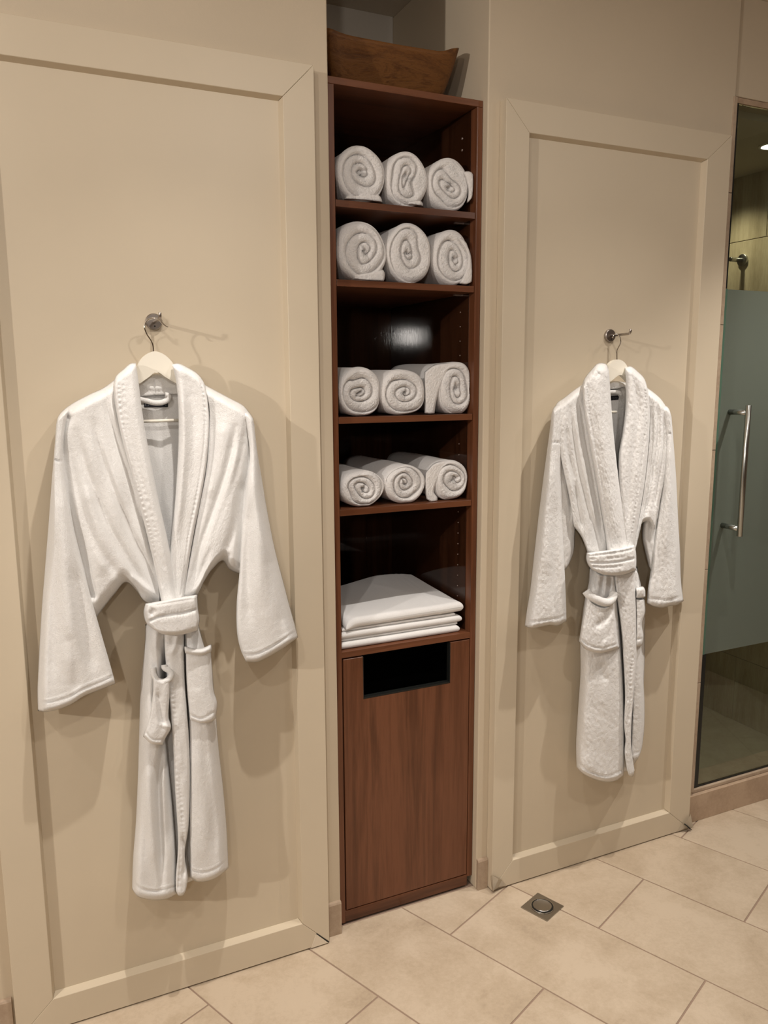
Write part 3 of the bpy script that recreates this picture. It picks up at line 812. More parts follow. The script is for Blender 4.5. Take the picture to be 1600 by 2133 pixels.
# body fronts
cloth('front_panel', rb, m, [(121, 880), (130, 857), (150, 841), (185, 822), (215, 808), (247, 785)], [(198, 1290), (222, 1258), (240, 1236), (262, 1213), (285, 1232), (300, 1252), (336, 1268)],
      [(118, 930), (124, 1000), (138, 1080), (158, 1170), (180, 1240)], [(246, 830), (256, 880), (272, 950), (294, 1040), (316, 1130), (332, 1210)],
      -0.082, YB, (26, 32, 3, 3),
      [([(217, 812), (228, 870), (255, 950), (284, 1040), (312, 1130), (333, 1225)], 7, 0.007), ([(196, 880), (214, 950), (246, 1040), (280, 1120), (318, 1205), (332, 1245)], 8, 0.010),
       ([(160, 900), (178, 970), (206, 1050), (240, 1120), (290, 1200), (318, 1242)], 9, 0.009), ([(142, 900), (150, 980), (172, 1060), (205, 1140), (240, 1190), (262, 1210)], 10, 0.007),
       ([(232, 830), (246, 900), (272, 990), (300, 1080)], 6, -0.006), ([(205, 900), (232, 985), (266, 1075), (300, 1150)], 8, -0.006), ([(262, 1216), (285, 1228), (312, 1246), (332, 1258)], 5, 0.014), ([(268, 1200), (292, 1214), (322, 1240)], 6, -0.007),
       ([(142, 862), (160, 842), (190, 826), (214, 812)], 3, 0.003, 'f'), ([(140, 870), (132, 900), (133, 955), (148, 1060), (170, 1150), (192, 1240)], 8, 0.016, 'f'), ([(180, 1010), (200, 1110), (222, 1200)], 16, -0.008)],
      0.018, (0.004, 70), 2.2, 21)
cloth('front_panel', rb, m, [(424, 800), (450, 814), (480, 830), (508, 846), (528, 872)], [(376, 1262), (396, 1256), (411, 1240), (426, 1210), (443, 1185), (464, 1168), (478, 1186), (505, 1198)],
      [(434, 850), (434, 900), (428, 980), (412, 1060), (398, 1140), (386, 1210)], [(533, 930), (525, 1010), (517, 1090), (511, 1150)],
      -0.082, YB, (24, 28, 3, 3),
      [([(516, 880), (498, 960), (470, 1050), (438, 1140), (404, 1235)], 7, 0.008), ([(490, 890), (474, 970), (446, 1060), (418, 1140), (394, 1235)], 7, 0.009), ([(440, 850), (442, 920), (432, 1000), (412, 1090), (392, 1190)], 6, 0.006),
       ([(505, 1000), (490, 1090), (468, 1160)], 9, 0.010), ([(503, 920), (482, 1010), (455, 1095), (425, 1170)], 7, -0.007), ([(465, 880), (455, 960), (435, 1040)], 12, -0.006), ([(480, 1150), (470, 1175), (494, 1190)], 5, 0.006),
       ([(521, 880), (520, 940), (511, 1020), (503, 1100), (499, 1180)], 8, 0.016, 'f')],
      0.018, (0.004, 70), 2.2, 22)
# sleeves
cloth('sleeve', rb, m, [(117, 884), (121, 868), (130, 856), (145, 846)], [(79, 1481), (95, 1483), (120, 1478), (150, 1466), (175, 1450), (205, 1438), (240, 1424)],
      [(113, 940), (108, 1000), (102, 1080), (94, 1180), (86, 1280), (80, 1390), (78, 1440)], [(136, 890), (131, 950), (138, 1020), (152, 1100), (172, 1180), (194, 1260), (214, 1330), (234, 1400)],
      -0.094, -0.008, (14, 7, 22, 12),
      [([(113, 957), (122, 961), (133, 960)], 1.6, 0.0035, 'f'), ([(80, 1463), (105, 1462), (140, 1452), (180, 1432), (210, 1420), (236, 1407)], 2.0, 0.0035, 'f'), ([(80, 1459), (105, 1458), (140, 1448), (180, 1428), (210, 1416), (235, 1402)], 2.2, -0.002, 'f'),
       ([(128, 1000), (134, 1100), (142, 1220), (146, 1340), (150, 1430)], 20, -0.010), ([(110, 1100), (108, 1250), (106, 1420)], 14, 0.006), ([(150, 1180), (172, 1290), (196, 1400)], 14, 0.007), ([(140, 1320), (156, 1380), (160, 1440)], 12, 0.005)],
      0.006, (0.003, 80), 2.2, 23, (0, 0, 0, 0.86))
cloth('sleeve', rb, m, [(505, 852), (515, 856), (524, 866), (530, 884)], [(513, 1379), (535, 1379), (560, 1368), (590, 1350), (607, 1338), (621, 1328)],
      [(520, 940), (513, 1020), (505, 1100), (499, 1190), (493, 1260), (494, 1320), (502, 1355)], [(536, 940), (546, 1000), (558, 1070), (572, 1140), (590, 1210), (606, 1270), (617, 1310)],
      -0.094, -0.008, (12, 7, 10, 24),
      [([(505, 1362), (530, 1362), (558, 1351), (588, 1333), (616, 1314)], 2.0, 0.0035, 'f'), ([(504, 1358), (530, 1358), (558, 1347), (588, 1329), (615, 1310)], 2.2, -0.002, 'f'),
       ([(530, 960), (535, 1080), (545, 1200), (556, 1330)], 18, -0.009), ([(519, 1050), (514, 1160), (520, 1300)], 10, 0.007), ([(560, 1150), (580, 1240), (592, 1310)], 12, 0.006)],
      0.006, (0.003, 80), 2.2, 24, (0, 0, 0.86, 0))
# shawl collar
cloth('shawl_collar', rb, m, [(358, 758), (372, 757), (392, 766), (412, 779), (425, 797), (432, 826)], [(352, 1262), (366, 1262), (381, 1262)],
      [(366, 790), (371, 840), (372, 910), (369, 980), (364, 1050), (357, 1120), (352, 1190)], [(436, 880), (431, 960), (418, 1040), (404, 1110), (392, 1180)],
      -0.098, -0.060, (20, 3, 14, 9),
      [([(418, 792), (426, 840), (427, 900), (420, 970), (408, 1040), (394, 1110), (384, 1190), (376, 1240)], 2.5, 0.0035, 'p', 9), ([(388, 775), (402, 850), (402, 930), (396, 1010), (384, 1100), (374, 1180)], 18, 0.008), ([(378, 800), (384, 900), (380, 1000), (370, 1100)], 7, -0.005)],
      0.003, (0.002, 50), 1.9, 25, (0, 0.5, 0.5, 0.5))
cloth('shawl_collar', rb, m, [(237, 796), (242, 783), (256, 770), (272, 757), (283, 756)], [(337, 1262), (355, 1262), (373, 1260)],
      [(238, 830), (246, 880), (258, 930), (272, 980), (290, 1050), (310, 1130), (326, 1200)], [(288, 790), (294, 840), (303, 900), (316, 970), (330, 1040), (346, 1110), (360, 1180)],
      -0.106, -0.062, (20, 3, 9, 14),
      [([(247, 800), (252, 860), (266, 930), (284, 1000), (303, 1070), (320, 1140), (338, 1220)], 3.0, 0.004, 'p', 10), ([(256, 790), (262, 860), (276, 930), (298, 1010), (322, 1100), (342, 1180)], 4, 0.002, 'p', 13), ([(272, 790), (280, 860), (296, 940), (316, 1030), (336, 1120), (352, 1200)], 14, -0.005)],
      0.003, (0.002, 50), 1.9, 26, (0, .5, .5, .5))
# tied belt
cloth('belt', rb, m, [(303, 1257), (330, 1252), (370, 1244), (411, 1238)], [(318, 1310), (340, 1322), (370, 1324), (396, 1319), (412, 1313)], [(299, 1275), (304, 1296)], [(413, 1270), (416, 1290)],
      -0.138, -0.070, (6, 8, 10, 7),
      [([(302, 1298), (330, 1286), (360, 1280), (385, 1276), (414, 1268)], 2.5, 0.008, 'f'), ([(336, 1291), (360, 1285), (412, 1275)], 2.0, 0.003, 'p', 6), ([(310, 1262), (350, 1256), (408, 1246)], 2.5, 0.003), ([(345, 1276), (380, 1270), (410, 1263)], 2.0, 0.003, 'p', 7),
       ([(335, 1318), (370, 1318), (408, 1308)], 2.0, 0.003, 'f'), ([(314, 1282), (322, 1268)], 6, 0.006)], 0.008, (0.002, 30), 1.5, 27)

# ------------------------------------------------------------------ right bathrobe
rb2 = empty('bathrobe', (1.60, 0.01, 1.55)); setp(rb2, 'fluffy terry white bathrobe with narrow sleeves hanging right of the towel niche beside the shower', 'bathrobe', 'white hanging bathrobes')
m = M_TERRY
cloth('back_panel', rb2, m, [(1215, 815), (1270, 796), (1300, 796), (1350, 815)], [(1225, 1152), (1270, 1158), (1322, 1145)], [(1225, 950), (1228, 1080)], [(1345, 950), (1335, 1080)],
      -0.024, -0.006, (6, 4, 8, 8), (), 0, (0.002, 50), 4, 33)
cloth('neck_band', rb2, m, [(1262, 797), (1284, 794), (1300, 800), (1303, 808)], [(1264, 812), (1280, 812), (1291, 810), (1297, 806)], [(1262, 804)], [(1300, 807)],
      -0.040, -0.024, (6, 5, 2, 4), (), 0, (0.001, 20), 1.3, 34)
q = crv([(1262, 817), (1275, 816.5), (1286, 817), (1293, 820), (1290, 824)], 18)
o = tube('hanging_loop', [tuple(x) for x in at(q[:, 0], q[:, 1], np.full(18, -0.036))], 0.0058, m, rb2, 12); o.location = -rb2.location; setp(o, 'rounded cloth hanging loop')
label_(rb2, [(1266, 825.5), (1290, 823.5), (1288.5, 832.5), (1266, 835)], -0.0255,
       [rect(1276, 827.6, 1279, 828.3), rect(1276, 830.6, 1279, 831.3), rect(1280.8, 827, 1281.5, 831), rect(1281.5, 827, 1283, 827.7), rect(1284, 827, 1286, 827.7), rect(1285.2, 827.7, 1286, 831), rect(1283.8, 830.4, 1285.2, 831), rect(1287.6, 826.5, 1288, 831.5)])

cloth('skirt_back', rb2, m, [(1228, 1180), (1280, 1190), (1328, 1180)], [(1225, 1590), (1270, 1603), (1308, 1606), (1326, 1584), (1332, 1574)], [(1220, 1300), (1215, 1450)], [(1343, 1300), (1340, 1450)],
      -0.040, -0.010, (4, 8, 14, 14), [([(1300, 1250), (1302, 1400), (1302, 1600)], 8, 0.006, 'f')], 0, (0.002, 50), 3, 38)
cloth('skirt_right_panel', rb2, m, [(1318, 1186), (1326, 1188), (1330, 1196)], [(1314, 1578), (1321, 1585), (1328, 1582), (1333, 1572)],
      [(1320, 1300), (1319, 1400), (1316, 1500)], [(1339, 1235), (1344, 1290), (1338, 1350), (1341, 1420), (1343, 1470), (1342, 1520), (1337, 1560)],
      -0.064, -0.016, (4, 6, 4, 14), [([(1316, 1572), (1331, 1566)], 1.6, 0.002, 'f')], 0.004, (0.002, 40), 1.8, 39, (0, 0, 0.5, 0))
cloth('skirt_left_panel', rb2, m, [(1232, 1180), (1250, 1192), (1275, 1194), (1284, 1192)], [(1201, 1598), (1215, 1612), (1240, 1624), (1265, 1629), (1283, 1626), (1299, 1615)],
      [(1226, 1215), (1216, 1260), (1209, 1330), (1209, 1400), (1204, 1480), (1200, 1550)], [(1288, 1270), (1294, 1350), (1299, 1440), (1301, 1520), (1301, 1570)],
      -0.082, -0.014, (6, 8, 24, 8),
      [([(1203, 1584), (1216, 1600), (1240, 1612), (1265, 1617), (1296, 1604)], 2.0, 0.003, 'f'), ([(1258, 1200), (1254, 1220), (1252, 1245)], 4, 0.008), ([(1272, 1200), (1270, 1225), (1266, 1250)], 4, 0.007), ([(1264, 1200), (1260, 1240)], 3, -0.004), ([(1240, 1196), (1236, 1212), (1240, 1235)], 4, 0.005),
       ([(1292, 1380), (1294, 1480), (1294, 1605)], 2.2, 0.005, 'f'), ([(1255, 1380), (1256, 1400), (1262, 1420)], 8, 0.005), ([(1215, 1400), (1210, 1500), (1216, 1590)], 10, 0.005)],
      0.012, (0.003, 50), 1.9, 40, (0, 0, 0, 0.5))
cloth('skirt_placket', rb2, m, [(1278, 1190), (1300, 1192), (1322, 1186)], [(1306, 1604), (1311, 1616), (1318, 1617), (1322, 1606)],
      [(1286, 1250), (1294, 1310), (1299, 1380), (1302, 1450), (1300, 1510), (1303, 1540), (1301, 1565)], [(1325, 1250), (1326, 1320), (1326, 1380), (1321, 1440), (1316, 1500), (1315, 1550), (1318, 1580)],
      -0.094, -0.058, (4, 6, 5, 5),
      [([(1287, 1210), (1294, 1270), (1301, 1330), (1305, 1400), (1308, 1460)], 2.0, 0.0045, 'p', 5), ([(1318, 1370), (1313, 1420), (1314, 1460), (1310, 1500)], 3, 0.005, 'p', 8)], 0.004, (0.002, 26), 1.5, 41, (0.3, 0, 0.5, 0.5))
pk = cloth('patch_pocket', rb2, m, [(1222, 1240), (1236, 1256), (1256, 1264), (1270, 1260), (1280, 1246)], [(1206, 1336), (1222, 1354), (1244, 1361), (1256, 1361), (1270, 1357), (1291, 1350)],
      [(1217, 1270), (1210, 1310)], [(1282, 1280), (1286, 1320)],
      -0.108, -0.076, (2, 7, 8, 6), [([(1207, 1328), (1225, 1343), (1250, 1350), (1290, 1341)], 2, 0.003, 'f'), ([(1278, 1262), (1262, 1290), (1240, 1306)], 7, 0.008), ([(1262, 1334), (1258, 1350)], 4, -0.005), ([(1278, 1290), (1268, 1330)], 5, 0.003)], 0.012, (0.003, 34), 1.6, 42)
q = crv([(1221, 1231), (1228, 1240), (1242, 1248), (1256, 1254), (1266, 1254), (1275, 1247), (1279, 1236)], 40)
o = tube('pocket_hem', [tuple(x) for x in at(q[:, 0], q[:, 1], -0.100 - 0.016*np.sin(np.linspace(0, math.pi, 40)))], 0.0125, m, pk, 16); o.location = (0, 0, 0)
pk = cloth('patch_pocket', rb2, m, [(1324, 1246), (1334, 1248), (1343, 1246)], [(1324, 1348), (1332, 1347), (1338, 1343)], [(1325, 1300)], [(1345, 1275), (1338, 1300), (1341, 1325)],
      -0.086, -0.056, (3, 6, 2, 8), [([(1326, 1333), (1340, 1330)], 2, 0.003, 'f')], 0.004, (0.002, 30), 1.5, 43)
cloth('pocket_hem', pk, m, [(1324, 1224), (1332, 1222), (1340, 1222), (1344, 1228)], [(1324, 1247), (1334, 1247), (1345, 1244)], [(1325, 1236)], [(1345, 1236)],
      -0.094, -0.060, (7, 5, 2, 6), [([(1325, 1241), (1345, 1240)], 1.6, 0.004, 'f')], 0.003, (0, 30), 1.3, 44).location = (0, 0, 0)

cloth('front_panel', rb2, m, [(1152, 858), (1160, 840), (1176, 828), (1195, 813), (1222, 795)], [(1195, 1098), (1204, 1108), (1213, 1122), (1221, 1142), (1228, 1158), (1268, 1164)],
      [(1160, 920), (1172, 980), (1186, 1040)], [(1222, 850), (1234, 930), (1247, 1010), (1258, 1080), (1266, 1130)],
      -0.080, YB, (20, 14, 3, 3),
      [([(1205, 830), (1212, 880), (1226, 960), (1240, 1040), (1256, 1130)], 5, 0.010), ([(1188, 850), (1194, 900), (1207, 980), (1226, 1060), (1250, 1140)], 5, 0.009), ([(1178, 880), (1184, 940), (1198, 1000), (1205, 1060)], 6, 0.008),
       ([(1196, 860), (1203, 920), (1220, 1000), (1240, 1090)], 5, -0.005), ([(1175, 870), (1178, 950), (1190, 1030)], 5, -0.005), ([(1200, 1010), (1206, 1060), (1214, 1100)], 5, 0.007)],
      0.012, (0.003, 50), 1.9, 51)
cloth('front_panel', rb2, m, [(1346, 806), (1360, 816), (1376, 830), (1390, 850)], [(1312, 1160), (1322, 1150), (1329, 1118), (1336, 1092), (1350, 1088), (1364, 1108)],
      [(1352, 860), (1349, 940), (1340, 1020), (1330, 1080)], [(1392, 920), (1386, 990), (1375, 1050)],
      -0.080, YB, (18, 12, 3, 3),
      [([(1372, 840), (1372, 900), (1362, 980), (1350, 1050), (1340, 1090)], 5, 0.010), ([(1383, 860), (1382, 930), (1372, 1000), (1362, 1060)], 4, 0.008), ([(1357, 850), (1358, 920), (1350, 1000), (1336, 1080)], 4, 0.007), ([(1378, 850), (1377, 930), (1366, 1000)], 4, -0.004)],
      0.012, (0.003, 50), 1.9, 52)
# inner part of the sleeves
cloth('sleeve_gusset', rb2, m, [(1160, 950), (1175, 940), (1192, 950)], [(1170, 1186), (1177, 1187), (1185, 1176)], [(1165, 1050), (1168, 1120)], [(1202, 1010), (1203, 1060), (1198, 1110), (1195, 1150)],
      -0.062, -0.012, (10, 8, 4, 14), [([(1184, 970), (1188, 1040), (1186, 1120)], 5, 0.008)], 0.004, (0.002, 40), 2.0, 53, (0, 0, 0.6, 0))
cloth('sleeve_gusset', rb2, m, [(1352, 1040), (1366, 1030), (1384, 1036)], [(1352, 1180), (1360, 1192), (1375, 1186)], [(1340, 1085), (1338, 1120), (1344, 1150)], [(1384, 1100), (1382, 1150)],
      -0.062, -0.012, (10, 8, 12, 4), [([(1366, 1050), (1352, 1110), (1360, 1165)], 4, 0.008), ([(1372, 1080), (1366, 1130)], 5, 0.006)], 0.004, (0.002, 40), 2.0, 54, (0, 0, 0, 0.6))
cloth('sleeve', rb2, m, [(1149, 862), (1153, 850), (1162, 841), (1174, 836)], [(1093, 1304), (1106, 1309), (1125, 1306), (1145, 1302), (1162, 1303), (1180, 1294)],
      [(1146, 890), (1138, 950), (1130, 1010), (1120, 1090), (1112, 1160), (1104, 1230), (1096, 1280)], [(1176, 880), (1170, 950), (1171, 1030), (1173, 1110), (1176, 1180), (1179, 1250)],
      -0.088, -0.008, (14, 7, 20, 12),
      [([(1138, 930), (1152, 922), (1168, 922)], 1.6, 0.004, 'f'), ([(1095, 1292), (1110, 1295), (1130, 1293), (1160, 1288), (1179, 1281)], 2, 0.004, 'f'), ([(1094, 1300), (1130, 1301), (1178, 1289)], 4, 0.0025, 'p', 10),
       ([(1166, 960), (1167, 1060), (1172, 1160)], 4, 0.006), ([(1150, 960), (1144, 1080), (1138, 1200)], 12, -0.007), ([(1160, 1040), (1158, 1160), (1160, 1270)], 9, 0.006), ([(1172, 1060), (1177, 1120)], 4, 0.008)],
      0.006, (0.003, 60), 1.9, 55, (0, 0, 0, 0.7))
cloth('sleeve', rb2, m, [(1380, 850), (1388, 846), (1394, 852), (1399, 868)], [(1348, 1258), (1362, 1264), (1380, 1266), (1396, 1262), (1410, 1260), (1424, 1252)],
      [(1386, 920), (1382, 990), (1372, 1070), (1362, 1140), (1354, 1200), (1349, 1235)], [(1404, 930), (1409, 1000), (1413, 1080), (1417, 1150), (1419, 1210)],
      -0.088, -0.008, (10, 7, 12, 16),
      [([(1384, 906), (1394, 903), (1404, 905)], 1.4, 0.0035, 'f'), ([(1350, 1245), (1370, 1249), (1395, 1250), (1420, 1241)], 2, 0.004, 'f'), ([(1350, 1254), (1380, 1259), (1420, 1248)], 4, 0.0025, 'p', 10),
       ([(1393, 920), (1392, 1040), (1388, 1160)], 8, -0.006), ([(1384, 1000), (1376, 1100), (1372, 1220)], 6, 0.006), ([(1402, 1040), (1402, 1140), (1404, 1230)], 7, 0.004)],
      0.006, (0.003, 60), 1.9, 56, (0, 0, 0.7, 0))
cloth('shawl_collar', rb2, m, [(1302, 765), (1314, 763), (1330, 775), (1342, 788), (1350, 812)], [(1296, 1160), (1308, 1160), (1319, 1158)],
      [(1304, 800), (1303, 850), (1297, 900), (1289, 950), (1290, 1050)], [(1354, 850), (1352, 920), (1344, 1000), (1333, 1070), (1323, 1130)],
      -0.100, -0.048, (18, 3, 14, 10),
      [([(1343, 800), (1346, 860), (1341, 930), (1332, 1000), (1322, 1070), (1314, 1130)], 2.2, 0.004, 'p', 7), ([(1320, 780), (1330, 850), (1322, 930), (1312, 1010), (1308, 1090)], 6, 0.007)], 0.004, (0.002, 40), 1.7, 57, (0, 0.5, 0.5, 0.5))
cloth('shawl_collar', rb2, m, [(1213, 800), (1218, 788), (1232, 770), (1246, 757), (1262, 758), (1269, 772)], [(1266, 1162), (1290, 1164), (1314, 1158)],
      [(1216, 850), (1227, 920), (1240, 990), (1252, 1060), (1262, 1120)], [(1274, 850), (1280, 920), (1288, 990), (1297, 1050), (1306, 1110)],
      -0.112, -0.052, (20, 3, 10, 16),
      [([(1223, 800), (1228, 860), (1240, 930), (1252, 1000), (1263, 1070), (1273, 1140)], 2.2, 0.0045, 'p', 6), ([(1248, 770), (1250, 860), (1262, 950), (1276, 1050), (1290, 1130)], 12, -0.006), ([(1238, 785), (1248, 775)], 6, 0.005), ([(1296, 1080), (1300, 1135)], 2.5, 0.005)],
      0.004, (0.002, 40), 1.7, 58, (0, 0.5, 0.5, 0.5))
cloth('belt', rb2, m, [(1222, 1151), (1250, 1147), (1290, 1141), (1322, 1134)], [(1234, 1187), (1256, 1198), (1280, 1200), (1304, 1197), (1325, 1188)], [(1221, 1164), (1226, 1178)], [(1325, 1150), (1326, 1172)],
      -0.134, -0.066, (6, 8, 9, 6),
      [([(1224, 1158), (1260, 1154), (1300, 1148), (1323, 1142)], 2.2, 0.006, 'f'), ([(1226, 1172), (1255, 1173), (1290, 1170), (1324, 1163)], 2.2, 0.006, 'f'), ([(1232, 1180), (1265, 1182), (1300, 1178)], 2.2, 0.004), ([(1260, 1165), (1300, 1160)], 3, 0.003), ([(1224, 1165), (1240, 1164)], 3, 0.004)],
      0.010, (0.0015, 26), 1.4, 59)

# ------------------------------------------------------------------ rolled towels
def rolled(bbox, shelf, label, group, seed, turns=3.0, Y0=0.085, L=0.34, elong=0.0, rot=0.0, egg=0.0, tilt=0.0, flap=None, square=0.0, yaw=0.0):
    r = np.random.default_rng(seed); turns += 0.45
    x0, y0, x1, y1 = bbox
    A = at((x0+x1)/2, (y0+y1)/2, Y0)
    a = abs(at(x1, (y0+y1)/2, Y0)[0]-at(x0, (y0+y1)/2, Y0)[0])/2
    ztop = at((x0+x1)/2, y0, Y0)[2]
    b = (ztop-shelf)/2; cx, cz = A[0], shelf+b
    NT, NR = 150, 58
    th = np.arange(NT)/NT*math.tau
    ph = r.uniform(0, math.tau, 6)
    e = 2.0+square
    Rr = (np.abs(np.cos(th)/a)**e + np.abs(np.sin(th)/b)**e)**(-1/e)
    Rr = Rr*(1 + 0.016*np.sin(3*th+ph[0]) + 0.012*np.sin(5*th+ph[1]) + 0.010*np.sin(2*th+ph[2]))
    Rr = Rr*(1 + egg*np.sin(th)*np.abs(np.cos(th)))
    bx = Rr*np.cos(th); bz = np.maximum(Rr*np.sin(th), -b+0.0005)
    bx *= a/np.abs(bx).max()
    bz *= np.where(bz > 0, b/bz.max(), 1)
    s = (np.arange(1, NR+1)/NR)**0.9
    S, TT = np.meshgrid(s, th, indexing='ij')
    X = S*bx[None]; Z = S*bz[None]
    # warped coordinates -> spiral phase
    rm = (a+b)/2
    wx = X/rm; wz = Z/rm
    def wn(k):
        o = 0
        for q in range(5):
            an = r.uniform(0, math.tau); f = r.uniform(1.6, 4.6); o = o + np.sin((wx*math.cos(an)+wz*math.sin(an))*f + r.uniform(0, 6.28))/f
        return o*k
    fade = np.clip(1.15-S, 0, 1)
    qx = wx + wn(0.20)*fade; qz = wz + wn(0.20)*fade
    c_, s_ = math.cos(rot), math.sin(rot)
    ux = c_*qx + s_*qz; uz = -s_*qx + c_*qz
    ux = ux*(1+elong*fade)
    rho = np.sqrt(ux**2+uz**2); an = np.arctan2(uz, ux)
    rho = rho*(1-np.clip((S-0.55)/0.45, 0, 1)) + S*np.clip((S-0.55)/0.45, 0, 1)
    an2 = np.where(S > 0.55, an, an)
    phase = rho*turns - an2/math.tau
    fr = phase - np.floor(phase)
    lobe = np.sqrt(np.clip(1-(2*fr-1)**2, 0, 1))
    lobe = lobe**0.8
    depth = 0.0145*lobe - 0.003*(1-S) + 0.0022*wn(1.0)*fade
    depth = depth - 0.012*(1-lobe)**3
    # core crease
    core = np.exp(-((ux/0.30)**2 + (uz/0.07)**2))
    depth = depth - 0.010*core
    # fine tuft noise
    depth = depth + 0.0006*np.sin(X*900+3*np.sin(Z*700))*np.cos(Z*820+2*np.sin(X*600))
    depth = depth + r.normal(0, 1, depth.shape)*0.0006
    roll_ = np.clip((S-0.86)/0.14, 0, 1); edge = 0.012*(1-np.sqrt(np.clip(1-roll_**2, 0, 1)))
    k = np.clip((S-0.80)/0.2, 0, 1)
    depth = depth*(1-k) + 0.0070*k
    Yv = Y0 - depth + edge + tilt*X
    V = np.stack([cx+X, Yv, cz+Z], -1).reshape(-1, 3)
    # body
    nb = 16
    rings = []
    for i in range(1, nb+1):
        t = i/nb; yy = Y0 + 0.006 + t*L
        k2 = 1 + 0.018*np.sin(t*7+ph[3]+2*th) - 0.02*t
        if i == nb: k2 = k2*0.90; yy -= 0.003
        if i == nb-1: k2 = k2*0.985; yy = Y0 + 0.006 + L*0.975
        XX = bx*k2; ZZ = np.maximum(bz*k2, -b+0.0004)
        rings.append(np.stack([cx + XX + yaw*(yy-Y0), np.full(NT, yy), cz+ZZ], -1))
    V = np.vstack([V] + rings)
    V[:, 0] = np.clip(V[:, 0], max(cx-a, 0.7672), min(cx+a, 1.1686))
    nr = NR+nb
    I = np.arange(nr*NT).reshape(nr, NT); I2 = np.roll(I, -1, axis=1)
    Fq = np.stack([I[:-1], I2[:-1], I2[1:], I[1:]], -1).reshape(-1, 4)[:, ::-1]
    vc = len(V); V = np.vstack([V, [[cx, Y0+0.004, cz]], [[cx+yaw*L, Y0+0.003+L, cz]]])
    tri = [[vc, int(I[0, (i+1) % NT]), int(I[0, i])] for i in range(NT)] + [[vc+1, int(I[-1, i]), int(I[-1, (i+1) % NT])] for i in range(NT)]
    F = Fq.tolist() + tri
    o = raw('rolled_towel', V - np.array([cx, 0.25, shelf]), F, M_TOWEL, None, True)
    bm = bmesh.new(); bm.from_mesh(o.data); bmesh.ops.recalc_face_normals(bm, faces=bm.faces[:]); bm.to_mesh(o.data); bm.free()
    o.data.polygons.foreach_set('use_smooth', np.ones(len(o.data.polygons), dtype=bool))
    o.location = (cx, 0.25, shelf)
    setp(o, label, 'towel', group)
    if flap:
        top, bot, lf, rt, yf, yb = flap
        f = cloth('loose_end', None, M_TOWEL, top, bot, lf, rt, yf, yb, (5, 4, 5, 5), (), 0.002, (0.001, 20), 1.5, seed)
        for vtx in f.data.vertices:
            lim = min(1.1685, cx+a-0.0008) if cx < 1.05 else 1.1685
            if vtx.co.x > lim: vtx.co.x = lim
            if cx > 1.05 and vtx.co.z > 0 and vtx.co.x < cx-a-0.02: pass
            if vtx.co.z < shelf+0.0004: vtx.co.z = shelf+0.0004
        f.parent = o; f.location = (-cx, -0.25, -shelf)
    return o
g = ['rolled towels on the top shelf', 'rolled towels on the second shelf', 'rolled towels on the third shelf', 'rolled towels on the fourth shelf']
Z1, Z2, Z3, Z4, Z5 = [z + 0.0004 for z in SH]
rolled((698, 303, 803, 417), Z1, 'rolled white towel at the left end of the top towel shelf', g[0], 1, 2.7, egg=0.05, elong=0.3, rot=0.3,
       flap=([(722, 408), (760, 404), (788, 405)], [(716, 416), (760, 419), (799, 423)], [(718, 412)], [(795, 412)], 0.070, 0.11))
rolled((801, 315, 892, 428), Z1, 'rolled white towel in the middle of the top shelf with upright core', g[0], 22, 2.5, elong=0.9, rot=1.75*0+0.15,
       flap=([(850, 418), (866, 416), (876, 417)], [(846, 427), (866, 429), (883, 431)], [(848, 422)], [(881, 423)], 0.072, 0.11))
rolled((888, 328, 978, 437), Z1, 'rolled white towel at the right end of the top shelf, loose end against the side', g[0], 43, 2.6, elong=0.5, rot=0.9,
       flap=([(964, 358), (974, 356), (983, 358)], [(972, 424), (978, 420), (984, 412)], [(970, 375), (975, 400)], [(988, 366), (987, 395)], 0.062, 0.085))
rolled((698, 461, 806, 583), Z2, 'fat rolled white towel at the left end of the second shelf from the top', g[1], 24, 2.6, elong=0.2, rot=2.2,
       flap=([(740, 571), (770, 566), (798, 560)], [(735, 583), (770, 586), (800, 587)], [(736, 577)], [(803, 568), (803, 580)], 0.072, 0.11))
rolled((803, 464, 900, 589), Z2, 'rolled white towel in the middle of the second shelf from the top', g[1], 15, 2.4, elong=0.7, rot=0.1)
rolled((899, 478, 979, 593), Z2, 'rolled white towel at the right end of the second shelf from the top', g[1], 6, 2.7, elong=0.6, rot=0.2,
       flap=([(950, 492), (962, 496), (972, 506)], [(955, 591), (970, 594), (985, 588)], [(972, 530), (966, 570)], [(981, 530), (986, 560)], 0.062, 0.090))
rolled((704, 764, 794, 869), Z3, 'rolled white towel at the left end of the middle shelf with a shaggy underside', g[2], 7, 2.5, elong=0.5, rot=0.9, square=0.3)
rolled((792, 769, 885, 867), Z3, 'rolled white towel in the middle of the middle shelf, its core lying flat', g[2], 18, 2.4, elong=0.5, rot=-1.4*0+1.5, square=0.4)
rolled((913, 754, 982, 866), Z3, 'rolled white towel with a hanging flap, right end of the middle shelf', g[2], 9, 2.3, elong=0.7, rot=0.25, square=0.6,
       flap=([(884, 775), (905, 760), (945, 754)], [(884, 861), (894, 864), (905, 863)], [(883, 800), (884, 835)], [(925, 790), (911, 830)], 0.078, 0.110))
rolled((707, 980, 801, 1062), Z4, 'rolled white towel with pinched folds at the left end of the fourth shelf', g[3], 10, 2.7, elong=0.3, rot=1.2)
rolled((800, 968, 886, 1053), Z4, 'rolled white towel in the middle of the fourth shelf with a tight spiral end', g[3], 31, 2.9, elong=0.2, rot=2.0)
rolled((905, 958, 973, 1047), Z4, 'small rolled white towel with a pointed loose end, right on the fourth shelf', g[3], 12, 2.2, elong=0.4, rot=0.8, square=0.3,
       flap=([(886, 985), (905, 965), (935, 958)], [(888, 1040), (900, 1048), (912, 1046)], [(884, 1005), (885, 1025)], [(912, 1000), (905, 1025), (912, 1036)], 0.078, 0.110))

